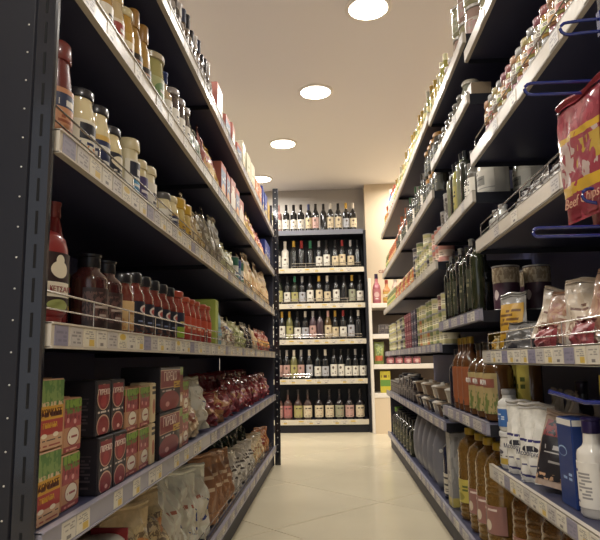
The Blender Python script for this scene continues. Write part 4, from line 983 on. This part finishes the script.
# amber oil shelf
P_or = prt('label_orange_panel', (160, 84, 44), [('r', .06, .94, .2, .95, (150, 82, 48)), ('r', .4, .6, .0, .14, (50, 36, 34)), ('t', .2, .8, .02, .16, (60, 40, 36), 1, 6)])
def oilrow(sh, y, desc, h, col, cap, lab, key, xo=0.0, r=.04, tier='', letters=None):
    slim = r < .03
    t = PR(sh, y, 'oil_bottle', 'bottle', desc, bottle(r, h, col, cap, lab, .42 if slim else .34, .76 if slim else .62, .86 if slim else .8, key, .09, .1, .6, half=70), r + .003, xo, tier=tier, jit=0.02)
    if letters: obj('lettering', letters, [c for c in t.children if c.name.startswith('paper_label')][0], (0, -r - .0025, h * .48))
for y in (2.615, 2.525, 2.435): oilrow('M5', y, 'amber oil bottle with orange panel label', .295, (92, 52, 22), (176, 140, 40), P_or, 'oo')
P_spl = prt('label_corn_oil', (176, 152, 96), [('n', 0, 1, .0, .5, (108, 120, 56), 5.0), ('e', .3, .3, .16, .2, (186, 156, 56)), ('r', .05, .95, .64, .86, (150, 84, 66))])
for y in (2.32, 2.21, 2.095): oilrow('M5', y, 'amber oil bottle with red lettered label', .265, (88, 54, 22), (60, 52, 44), P_spl, 'op', r=.05, letters=text_mesh('ΦΙΟΡΑ', .024, TXT_WHITE))
for y in (2.05, 2.15, 2.25, 2.4, 2.5): oilrow('M5', y, 'amber oil bottle with yellow cap', .31, (120, 76, 28), (196, 150, 34), P_oily, 'oq', .1, tier='rear')
oilrow('M5', 2.70, 'dark bottle at the end of the amber oils', .25, (34, 34, 44), (40, 40, 50), None, 'ox')
# dark olive oil shelf
P_dko = prt('label_dark_olive', (52, 54, 38), [('t', .2, .8, .3, .8, (130, 124, 90), 4, 6)])
for q in range(9):
    oilrow('M4', 2.705 - q * .064, 'slim dark olive oil bottle', .27 + .02 * (q % 3 == 1), [(26, 30, 24), (22, 22, 24), (44, 48, 28)][q % 3], [(60, 62, 50), (130, 128, 120), (30, 30, 34)][q % 3], P_dko if q % 2 else None, 'dk%d' % (q % 3 == 1), r=.0255)
for q in range(3): oilrow('M4', 2.64 - q * .11, 'slim dark olive oil bottle', .285, (26, 28, 24), (130, 128, 120), None, 'dl', .08, r=.03, tier='rear')
# third shelf of the oil bay
P_tin = prt('print_oil_tin', (150, 144, 76), [('r', .15, .85, .2, .8, (176, 160, 70)), ('t', .2, .8, .3, .7, (70, 66, 40), 4, 6)])
P_gtin = prt('label_grey_tin', (150, 144, 136), [('n', 0, 1, .2, .8, (96, 88, 80), 5.0), ('t', .2, .8, .8, .95, INK, 1, 8)])
PR('M3', 2.71, 'grey_tin', 'tin', 'short grey printed tin', can(.036, .11, P_gtin, key='g1'), .04)
PR('M3', 2.62, 'grey_tin', 'tin', 'tall grey printed tin', can(.04, .17, P_gtin, key='g2'), .044)
for q, y in enumerate((2.535, 2.47, 2.405, 2.335, 2.27)):
    c = [((128, 130, 100), 'slim grey green oil bottle'), ((44, 46, 36), 'slim black oil bottle'), ((156, 150, 60), 'slim olive yellow oil bottle')][q % 3]
    PR('M3', y, 'oil_bottle', 'bottle', c[1], bottle(.024, .245 + .012 * (q % 2), c[0], (36, 36, 40), P_tin if q % 3 == 2 else None, .4, .78, .86, 'sl', .1, .08, .7), .027)
for q, y in enumerate((2.20, 2.145)):
    PR('M3', y, 'water_bottle', 'bottle', 'small ribbed glass bottle with pale label', bottle(.024, .17 + .03 * (q % 2), (96, 92, 84), (150, 146, 140), P_white_txt, .45, .55, .7, 'rb%d' % (q % 2)), .027)
# second shelf of the oil bay
P_brownbox = prt('print_brown_box', (134, 112, 84), [('t', .15, .85, .4, .7, (90, 70, 50), 2, 6), ('n', 0, 1, 0, 1, (120, 98, 72), 3.0)])
PR('M2', 2.06, 'brown_box', 'box', 'small tilted brown cardboard box at the shelf end', carton(.10, .07, .055, (140, 118, 90), P_brownbox, None, 'bx'), .037, -.0, jit=0)
PR('M2', 2.17, 'glass_jar', 'jar', 'clear glass jar behind the brown box', jar(.036, .13, (120, 122, 104), (160, 150, 130), None, key='gj'), .04, .0)
for q in range(6): PR('M2', 2.27 + q * .082, 'glass_jar', 'jar', 'clear jar with dark contents', jar(.034, .12, (92, 88, 76), (120, 116, 108), P_white_txt if q % 2 else None, key='gk'), .038)
# far second shelf
for q, y in enumerate((2.81, 2.90, 2.99, 3.08)):
    for t_, z in (('lower', 0), ('upper', .152)):
        PR('F2', y, 'olive_jar', 'jar', 'dark olive jar with amber lid', jar(.04, .15, (52, 48, 38), (186, 126, 44), P_dko, key='oj', lidh=.02, neck=.9), .044, .0, z, t_)
for q in range(17):
    c = [((38, 48, 36), (60, 110, 70), 'dark bottle with green cap'), ((36, 34, 36), (150, 146, 138), 'black bottle with silver cap'), ((70, 66, 50), (60, 56, 50), 'olive brown bottle'), ((150, 80, 50), (176, 96, 60), 'orange brown bottle')][[0, 1, 2, 0, 1, 0, 2, 1, 0, 3, 1, 3, 0, 3, 3, 1, 3][q]]
    PR('F2', 3.18 + q * .086, 'vinegar_bottle', 'bottle', c[2], bottle(.031, .22 + .025 * (q % 3), c[0], c[1], P_white_txt if q % 4 == 1 else P_dko, .4, .55, .74, 'vb%d' % (q % 3), .14), .034)
P_ojar = prt('label_orange_jar', (196, 104, 54), [('r', 0, 1, .5, .8, (220, 190, 130)), ('t', .1, .9, .55, .75, (120, 50, 40), 2, 7)])
for q in range(10): PR('F2', 4.66 + q * .092, 'sauce_jar', 'jar', ['orange sauce jar', 'green relish jar'][q > 6], jar(.04, .16, [(180, 90, 46), (96, 104, 56)][q > 6], [(190, 110, 60), (170, 160, 110)][q > 6], [P_ojar, P_oilgold][q > 6], key='oz'), .043)
# far third shelf: stacked tins
P_cans = [prt('print_tin%d' % i, a, [('r', 0, 1, .3, .72, b), ('t', .1, .9, .38, .64, tuple(int(v * .72) for v in b), 2, 8)]) for i, (a, b) in enumerate((((200, 130, 112), (226, 196, 170)), ((190, 180, 120), (216, 206, 170)), ((120, 130, 80), (206, 196, 140)), ((96, 60, 64), (200, 170, 140)), ((196, 120, 66), (220, 190, 140)), ((60, 56, 66), (160, 150, 140))))]
CN = ['pink and cream tin', 'straw coloured tin', 'olive green tin', 'maroon tin', 'orange tin', 'charcoal tin']
def tinrow(sh, ys, seqs, r, h, tiers, key, xo=0.0):
    names = ['bottom', 'second', 'third', 'fourth'] if tiers > 2 else ['lower', 'upper']
    for q, y in enumerate(ys):
        c0 = rnd.choice(seqs)
        for k in range(tiers - rnd.choice((0, 0, 1)) if tiers > 2 else tiers):
            c = c0 if rnd.random() < .75 else rnd.choice(seqs)
            PR(sh, y, 'food_tin', 'tin', CN[c], can(r, h, P_cans[c], key=key), r + .002, xo, k * (h + .0015), names[k] if tiers > 1 else '')
tinrow('F3', [2.80 + .085 * q for q in range(3)], [0], .038, .085, 2, 'c1')
tinrow('F3', [3.07 + .085 * q for q in range(8)], [1, 2, 5, 1], .038, .075, 3, 'c2')
for q in range(12): PR('F3', 3.78 + q * .088, 'sauce_jar', 'jar', ['orange sauce jar', 'yellow relish jar', 'red sauce jar'][q % 3], jar(.038, .13, [(186, 104, 56), (190, 150, 70), (150, 62, 48)][q % 3], [(200, 150, 110), (206, 180, 120), (180, 100, 80)][q % 3], [P_ojar, P_gold, P_redorange][q % 3], key='jz'), .041)
for q in range(8): PR('F3', 4.86 + q * .09, 'relish_jar', 'jar', 'pale green relish jar', jar(.038, .15, (120, 126, 76), (206, 196, 160), P_oilgold, key='jy'), .041)
# far fourth shelf
tinrow('F4', [2.80 + .088 * q for q in range(4)], [2, 1, 3, 1], .04, .078, 3, 'c3')
tinrow('F4', [3.17 + .088 * q for q in range(6)], [1, 2, 1, 4], .04, .078, 3, 'c4')
P_redpk = prt('print_maroon_pack', (136, 40, 58), [('r', 0, 1, .46, .54, (96, 28, 42)), ('t', .1, .9, .6, .85, (206, 160, 150), 1, 7)])
P_purpk = prt('print_indigo_pack', (44, 38, 66), [('r', 0, 1, .46, .54, (150, 120, 120)), ('t', .1, .9, .6, .85, (196, 180, 190), 1, 7)])
names3 = ['bottom', 'second', 'third', 'top']
for q in range(5):
    for k in range(4):
        PR('F4', 3.72 + q * .12, 'tea_box', 'box', ['indigo flat box', 'maroon flat box'][q > 1], carton(.105, .08, .058, [(44, 38, 66), (132, 40, 58)][q > 1], [P_purpk, P_redpk][q > 1], [P_purpk, P_redpk][q > 1], 'tea', flap=False), .042, .0, k * .06, names3[k], .02)
tinrow('F4', [4.37 + .088 * q for q in range(13)], [1, 2, 1, 5], .04, .078, 3, 'c5')
# far fifth shelf: dark pots, foil trays
P_dkbox = prt('print_dark_box', (60, 54, 56), [('n', 0, 1, 0, 1, (96, 86, 80), 6.0), ('t', .1, .9, .6, .85, (150, 140, 130), 2, 8)])
for q in range(9):
    y = 2.83 + q * .125
    tr = [('tray', shaped('foiltray%d' % (q % 3), [mat('foil_tray', (190, 182, 172), .2, .5), mat('black_pot', (34, 32, 36), .25, coat=.4), mat('brown_pot', (104, 80, 60), .3, coat=.3)][q % 3], lambda: lathe_vf([(.045, 0), (.056, .05), (.06, .052), (.06, .056), (.053, .056), (.044, .012), (.01, .012)], 16), True)),
          ('lid', shaped('foillid%d' % (q % 3), [plastic((220, 212, 196)), plastic((44, 42, 48)), plastic((150, 130, 104))][q % 3], lambda: lathe_vf([(.06, .0565), (.06, .06), (.045, .066), (.012, .068), (.012, .078), (.006, .08)], 16), True))]
    for t_, z in (('lower', 0), ('upper', .0815)):
        if z and q % 3 == 1: continue
        PR('F5', y, 'lidded_pot', 'pot', ['silver foil pot with pale lid', 'small black lidded pot', 'brown lidded pot'][q % 3], tr, .062, .0, z, t_)
for q in range(8): PR('F5', 3.98 + q * .115, 'dark_jar', 'jar', ['dark preserve jar with silver lid', 'dark preserve jar with black lid'][q % 2], jar(.046, .14 + .02 * (q % 3), (56, 46, 46), [(160, 154, 146), (40, 38, 44)][q % 2], P_dkbox, key='dj', neck=.92), .05)
for q in range(6): PR('F5', 4.93 + q * .108, 'food_tin', 'tin', 'dark flat tin', can(.046, .10, P_dkbox, key='df'), .05)
# far bottom shelf
P_bluecan = prt('label_cream_on_navy', (206, 196, 176), [('t', .1, .9, .4, .9, (60, 56, 66), 3, 4), ('t', .2, .8, .1, .3, (120, 110, 104), 2, 8)])
PR('F6', 2.96, 'navy_bottle', 'bottle', 'tall navy bottle with cream label', bottle(.052, .318, (34, 38, 62), (30, 34, 56), P_bluecan, .62, .72, .8, 'nv', .12, .08, .36), .055)
P_gcart = prt('print_grey_carton', (164, 160, 154), [('n', 0, 1, .1, .95, (140, 136, 132), 3.0), ('r', 0, 1, 0, .12, (190, 170, 80)), ('t', .1, .9, .3, .5, (120, 112, 108), 3, 7)])
PR('F6', 2.815, 'detergent_carton', 'carton', 'tall pale grey carton beside the oil bottles', carton(.07, .11, .318, (170, 166, 158), P_gcart, P_gcart, 'gc2'), .057)
GREYP = mat('grey_pouch', (122, 122, 132), .4, coat=.25, vary=.05, bscale=8)
def pouch():
    w, h = .155, .318
    def vf():
        bm = bmesh.new(); ring = []
        for k in range(24):
            a = 2 * math.pi * k / 24; c, s = math.cos(a), math.sin(a)
            x = w / 2 * (abs(c) ** .55) * (1 if c >= 0 else -1); z = h / 2 + h / 2 * (abs(s) ** .7) * (1 if s >= 0 else -1)
            x *= 1.0 - .42 * max(0, (z / h - .55) / .45) ** 1.2
            ring.append((x, z))
        V, F = [], []
        for sgn, sc, yy in ((-1, .55, -.038), (-1, .86, -.030), (-1, 1, -.010), (1, 1, .010), (1, .86, .030), (1, .55, .038)):
            for x, z in ring: V.append((x * sc, yy, (z - h * .45) * (sc if sc < 1 else 1) + h * .45))
        n = 24
        for i in range(5):
            for k in range(n): F.append((i * n + k, i * n + (k + 1) % n, (i + 1) * n + (k + 1) % n, (i + 1) * n + k))
        F.append(tuple(range(n))[::-1]); F.append(tuple(5 * n + k for k in range(n)))
        bm.free()
        return V, [q[::-1] for q in F]
    return [('pouch_body', shaped('pouch', GREYP, vf, True)), ('spout', shaped('spout', plastic((206, 204, 200)), lambda: cyly_vf(.009, -.046, -.036, .19)))]
for q in range(5): PR('F6', 3.16 + q * .185, 'grey_pouch', 'pouch', 'tall grey pouch with small white spout', pouch(), .045, .01, jit=.03, rz=.7)
for q in range(7):
    c = [((36, 38, 34), (30, 30, 32), 'dark bottle with black cap'), ((46, 48, 34), (30, 30, 32), 'olive bottle with black cap'), ((40, 38, 38), (96, 140, 50), 'dark bottle with green cap')][[1, 0, 1, 0, 1, 0, 2, 0, 2][q]]
    PR('F6', 4.2 + q * .19, 'dark_bottle', 'bottle', c[2], bottle(.055, .24, c[0], c[1], P_dko, .6, .66, .78, 'dbt', .16), .053)

# ================================================================== blue hooks and hanging bags on the near right
def hook(x, z, gap, label, droop=0.0, y=0.953, single=False):
    """blue coated wire hook running from the hook post out over the aisle to its rounded tip"""
    p0 = Vector((0.4580, y, z)); L = 0.4580 - x
    pts = [Vector((0, 0, 0)), Vector((-L * .5, 0, -droop * .5)), Vector((-(L - gap * .6), 0, -droop))]
    if single:
        pts = [Vector((0, 0, 0)), Vector((-L * .35, 0, -.004)), Vector((-L * .6, 0, -.003)), Vector((-L * .85, 0, .008)), Vector((-L, 0, .014))]
    else:
        for k in range(1, 6):
            a = math.pi * k / 6
            pts.append(Vector((-(L - gap * .6 + gap * .6 * math.sin(a)), 0, -droop - gap / 2 * (1 - math.cos(a)))))
        pts += [Vector((-(L - gap * .6), 0, -droop - gap)), Vector((-L * .5, 0, -droop * .5 - gap)), Vector((0, 0, -gap))]
    V, F = tube_vf(pts, .0036 if single else .0028, 8)
    t = tag(empty('display_hook', p0), label, 'hook', 'blue display hooks')
    obj('wire_loop', new_mesh('wire_loop', V, F, HOOK, True), t)
    obj('mount_plate', shaped('mount', HOOK, lambda: box_vf(-.003, .0003, -.006, .006, -.03, .012)), t)
    return t
hook(.392, 1.335, .022, 'blue wire hook with empty loop, highest of the hooks', .004)
hook(.326, 1.226, .020, 'long blue double wire hook that carries the red snack bags')
hook(.394, 1.030, .022, 'short blue wire hook crossing the bottom of the red bag', -.008, .930)
hook(.322, 0.982, .014, 'long empty blue wire hook just below the red bags')
hook(.328, 0.713, .014, 'single blue rod hook above the white bottle', 0, .953, True)
P_chips = prt('print_chip_bag', (148, 56, 66), [('r', 0, 1, .2, .3, (196, 150, 36)), ('n', 0, 1, .30, .72, (176, 150, 140), 3.0), ('n', .4, 1, .42, .66, (172, 136, 48), 4.0), ('r', 0, 1, .70, .76, (196, 150, 36)), ('n', 0, 1, .76, 1, (170, 70, 80), 5.0)], rough=.2, coat=.6)
for q, (x, y, l) in enumerate(((.415, .962, 'glossy red and yellow snack bag hanging foremost on blue hook'), (.446, .93, 'second glossy red snack bag hanging on the hook behind'))):
    t = tag(empty('hanging_snack_bag', (x, y, 1.0 - .012 * q), (0, 0, RZR + .12)), l, 'bag', 'hanging red snack bags')
    for p in bag(.14, .215, .016, (152, 48, 62), P_chips, 141 + q, (.03, .97, .03, .9), 'hb', 2.3, False, (150, 50, 62)): 
        o = obj(p[0], p[1], t)
        if p[0] == 'print_panel' and q == 0: obj('lettering', text_mesh('Beef Chips', .024, TXT_BROWN, .25), o, (0, -.0105, .03))

# ================================================================== wine rack
WY = 6.70; WX0, WX1 = -0.80, 0.405
wz = [2.195, 1.758, 1.355, 0.955, 0.522, 0.085]
t = tag(empty('wine_rack'), 'dark steel wine rack full of bottles at the end of the aisle', 'rack')
WRAIL = mat('rack_rail', (206, 196, 172), .4)
WGREY = mat('rack_top_edge', (120, 122, 134), .4)
for i, z in enumerate(wz):
    V, F = box_vf(WX0, WX1 - .03, WY + .013, WY + .40, z + .02, z + .045)
    sh = obj('shelf', new_mesh('shelf', V, F, STEEL), t)
    V, F = box_vf(WX0, WX1 - .032, WY, WY + .0125, z, z + .055)
    obj('price_rail', new_mesh('price_rail', V, F, WGREY if i == 0 else WRAIL), sh)
    if i:
        x = -.55; k = i
        while x < WX1 - .1:
            k += 1
            if k % 4 != 3 or i == 3: obj('price_tag', shaped(('wtag', k % 3), tagmat([0, 1, 2][k % 3]), lambda: box_vf(-.042, .042, -.0015, 0, 0, .038)), sh, (x, WY, z + .008))
            x += .094
        if i in (1, 2, 3, 4):
            fx0, fx1 = [(0, 0), (-.44, .34), (-.56, .36), (-.56, .33), (-.56, -.25)][i]
            vf = [tube_vf([(fx0, WY + .01, z + .05), (fx0, WY + .01, z + .108), (fx1, WY + .01, z + .108), (fx1, WY + .01, z + .05)], .004), tube_vf([(fx0, WY + .01, z + .078), (fx1, WY + .01, z + .078)], .003)]
            for q in range(1, 5): vf.append(tube_vf([(fx0 + (fx1 - fx0) * q / 5, WY + .01, z + .05), (fx0 + (fx1 - fx0) * q / 5, WY + .01, z + .108)], .003))
            V, F = merge(*vf); obj('wire_guard', new_mesh('wire_guard', V, F, WIRE, True), sh)
boxo('kick_plate', WX0, WX1 - .03, WY + .015, WY + .03, .002, .1, ENDM, t)
boxo('back_panel', WX0, WX1, WY + .402, WY + .42, 0, 2.24, ENDM, t)
boxo('side_panel', WX1 - .028, WX1, WY, WY + .40, 0, 2.235, ENDM, t)
boxo('side_panel', WX0 - .03, WX0 - .002, WY, WY + .40, 0, 2.235, ENDM, t)
WL = {}
def wl(name, base, ink=(90, 70, 60), band=None):
    if name not in WL:
        ly = [('t', .15, .85, .2, .45, ink, 2, 7), ('e', .5, .72, .16, .12, ink)]
        if band: ly.append(('r', 0, 1, .5, .62, band))
        WL[name] = prt('wine_label_' + name, base, ly)
    return WL[name]
LB = dict(w=((216, 210, 194), 'white'), c=((206, 186, 146), 'cream'), p=((188, 146, 134), 'pink'), y=((166, 158, 92), 'yellow green'), g=((150, 150, 120), 'sage'), r=((170, 96, 94), 'red'), b=((172, 172, 176), 'grey'))
CP = dict(k=((30, 28, 30), 'black'), w=((206, 196, 180), 'white'), o=((190, 146, 50), 'gold'), r=((150, 44, 44), 'red'), g=((50, 116, 84), 'green'), s=((150, 146, 144), 'silver'), b=((60, 70, 110), 'blue'), p=((200, 150, 140), 'pink'))
GL = dict(k=((20, 20, 22), 'dark'), g=((34, 40, 28), 'green'), a=((90, 66, 34), 'amber'), p=((140, 96, 88), 'rosé'), v=((70, 50, 56), 'plum'), w=((206, 198, 184), 'white'), o=((104, 100, 56), 'olive'))
rows = [
    ('top row', [-.68, -.59, -.50, -.415, -.33, -.24, -.16, -.07, .01, .10, .19, .27], 'oc owk pwp kwk kwk kwk kcb kpk k-k kcw kck kbo kcw'.split()[1:]),
    ('second row', [-.61, -.52, -.42, -.33, -.23, -.13, -.045, .055, .135, .23, .31], 'kwk www k-o k-r k-g kws kwk kck kcr kcs k-k'.split()),
    ('third row', [-.59, -.50, -.415, -.33, -.24, -.14, -.045, .055, .145, .235, .325], 'gyk kwk gyg kbs kwk kco kcw kwk k-k kgo kwk'.split()),
    ('fourth row', [-.65, -.565, -.48, -.39, -.302, -.215, -.135, -.045, .035, .125, .215, .295], 'kwk kwo oyo kwk kbw vps v-k acp kco kwr kbk k-w'.split()),
    ('fifth row', [-.60, -.515, -.435, -.355, -.265, -.17, -.085, .01, .09, .17, .25, .365], 'kps kps oyw kps kbw kwk kbw kwk kwk kwk kws kwk'.split()),
]
for i, (nm, xs, codes) in enumerate(rows):
    z = wz[i] + .0455
    for x, cd in zip(xs, codes):
        if x > WX1 - .075: x = WX1 - .075
        gl, lb, cp = GL[cd[0]], cd[1], CP[cd[2]]
        low = i == 4
        h = .315 + .012 * rnd.uniform(-1, 1)
        slim = rnd.random() < .5
        lm = None if lb == '-' else wl(lb, LB[lb][0])
        desc = '%s wine bottle with %s and %s cap' % (gl[1], 'no label' if lb == '-' else LB[lb][1] + ' label', cp[1])
        hh = round(h, 2)
        champ = cd in ('k-o', 'k-r', 'k-g', 'www')
        parts = bottle(.0425 if champ else .0395, .33 if not champ else .335, gl[0], cp[0], lm, .38 if not champ else .42, .56 if slim else .62, .8 if slim else .74, 'wine%d%d' % (slim, champ), .3 if champ else .2, .12, .5 if slim else .44, half=70, caplab='capsule')
        put('wine_bottle', 'bottle', desc, parts, 'wine rack ' + nm, (x, WY + .065 + rnd.uniform(0, .02), z), rnd.uniform(-.25, .25), order=x)
# bottom row: squarer bottles with big labels
z = wz[5] + .0455
for q, x in enumerate([-.61, -.51, -.395, -.29, -.165, -.05, .06, .17, .285]):
    lc = ['c', 'r', 'y', 'c', 'c', 'c', 'g', 'p', 'c'][q] if q else 'p'
    bl = prt('wine_big_label_' + lc, LB[lc][0] if lc != 'c' else (206, 190, 156), [('n', .2, .8, .25, .6, (176, 120, 110), 4.0), ('t', .1, .9, .7, .88, INK, 1, 9), ('t', .2, .8, .08, .2, (110, 96, 84), 1, 9)])
    desc = 'wide %s wine bottle with big %s label' % ('rosé' if q < 3 else 'dark', LB[lc][1])
    put('wine_bottle', 'bottle', desc, bottle(.047, .33, [(92, 62, 54), (70, 50, 44), (38, 31, 32)][min(q // 2, 2)], (50, 44, 46), bl, .3, .5, .68, 'bw', .16, .1, .48, half=80, caplab='capsule'), 'wine rack bottom row', (x, WY + .075, z), rnd.uniform(-.1, .1), order=x)

# ================================================================== white shelves against the beige wall
t = tag(empty('white_shelving'), 'white painted wall shelves with a beige plinth beside the wine rack', 'shelving')
SX0, SX1, SY0, SY1 = 0.436, 1.30, 6.56, 6.975
LINER = mat('shelf_liner', (112, 100, 92), .7)
boxo('plinth', SX0, SX1, SY0 + .006, SY1 - .001, 0, .37, BEIGE, t)
for z in (.372, .675, 1.0, 1.335): boxo('shelf', SX0, SX1, SY0, SY1 - .021, z, z + .05, WHITE, t, .003)
boxo('side_board', SX0 - .028, SX0 - .001, SY0, SY1 - .002, 0, 1.66, WHITE, t, .003)
boxo('back_board', SX0, SX1, SY1 - .02, SY1 - .002, .371, 1.385, LINER, t)
WS = 'white wall shelves'
def PW(x, zz, kind, cat, desc, parts, y=SY0 + .07, tier=''):
    put(kind, cat, desc, parts, WS, (x, y, zz + .0505), rnd.uniform(-.1, .1), tier, order=x)
P_pinkl = prt('label_pink_bottle', (176, 96, 100), [('e', .5, .5, .3, .24, (210, 170, 160)), ('t', .2, .8, .1, .25, WHT, 1, 6)])
PW(.50, 1.335, 'syrup_bottle', 'bottle', 'pink syrup bottle with dark cap', bottle(.046, .33, (166, 84, 92), (60, 40, 70), P_pinkl, .42, .5, .72, 'sy', .16))
PW(.61, 1.335, 'syrup_bottle', 'bottle', 'orange syrup bottle', bottle(.044, .26, (186, 120, 60), (176, 70, 50), P_gold, .42, .5, .72, 'sz', .16))
PW(.71, 1.335, 'syrup_bottle', 'bottle', 'tall cream syrup bottle with pink label', bottle(.044, .29, (196, 170, 150), (196, 186, 170), P_pinkl, .5, .6, .78, 'sx', .16))
PW(.81, 1.335, 'syrup_bottle', 'bottle', 'brown syrup bottle', bottle(.044, .28, (120, 80, 56), (90, 60, 50), P_gold, .5, .6, .78, 'sw', .16))
P_gor = prt('print_green_orange', (112, 130, 60), [('r', 0, 1, 0, .35, (196, 96, 50)), ('n', 0, 1, .35, 1, (160, 170, 90), 4.0)])
PW(.50, .675, 'snack_pack', 'pack', 'green and orange tall pack', bag(.11, .24, .06, (120, 132, 66), P_gor, 151, key='go'))
for q in range(4): PW(.62 + q * .095, .675, 'jam_jar', 'jar', 'dark red jam jar', jar(.04, .11, (84, 36, 46), (176, 170, 160), P_pinkl, key='jj'))
P_ygp = prt('print_yellow_green_pack', (196, 178, 40), [('r', 0, 1, .3, .6, (96, 140, 50)), ('t', .1, .9, .7, .9, (90, 60, 30), 1, 6)])
PW(.56, .372, 'yellow_pack', 'pack', 'yellow and green tall pack', carton(.11, .07, .23, (190, 176, 50), P_ygp, None, 'yg'))
for q in range(3): PW(.70 + q * .11, .372, 'dark_jar', 'jar', 'dark jar with silver lid', jar(.045, .15, (50, 44, 46), (150, 146, 140), P_dkbox, key='dw'))
for q in range(3): PW(.56 + q * .13, 1.0, 'food_box', 'box', 'low grey box', carton(.11, .08, .10, (130, 122, 114), P_dkbox, None, 'lg'))
# red script sign on the beige wall
sg = tag(obj('wall_lettering', text_mesh('caffè', .075, TXT_RED, .2), None, (.62, 6.9785, 1.80)), 'small red script lettering on the beige wall above the shelves', 'lettering')

# ================================================================== labels: each product singled out
ORD = ['first', 'second', 'third', 'fourth', 'fifth', 'sixth', 'seventh', 'eighth', 'ninth', 'tenth', 'eleventh', 'twelfth', 'thirteenth', 'fourteenth', 'fifteenth', 'sixteenth', 'seventeenth', 'eighteenth', 'nineteenth', 'twentieth', 'twenty-first', 'twenty-second']
groups = {}
for r in REG: groups.setdefault((r[0], r[1], r[2]), []).append(r)
for (desc, tier, shn), rs in groups.items():
    rs.sort(key=lambda r: r[3])
    for i, r in enumerate(rs):
        o = r[4]
        pre = (tier + ' ') if tier else ''
        if len(rs) == 1: lab_ = '%s%s on the %s' % (pre, desc, shn)
        elif shn.startswith('wine') or shn == WS: lab_ = '%s, %s from left, %s' % (desc, ORD[i], shn)
        else: lab_ = '%s%s, %s nearest, %s' % (pre, desc, ORD[i], shn)
        o['label'] = lab_
        o['group'] = '%ss on the %s' % (r[5].replace('_', ' '), shn)
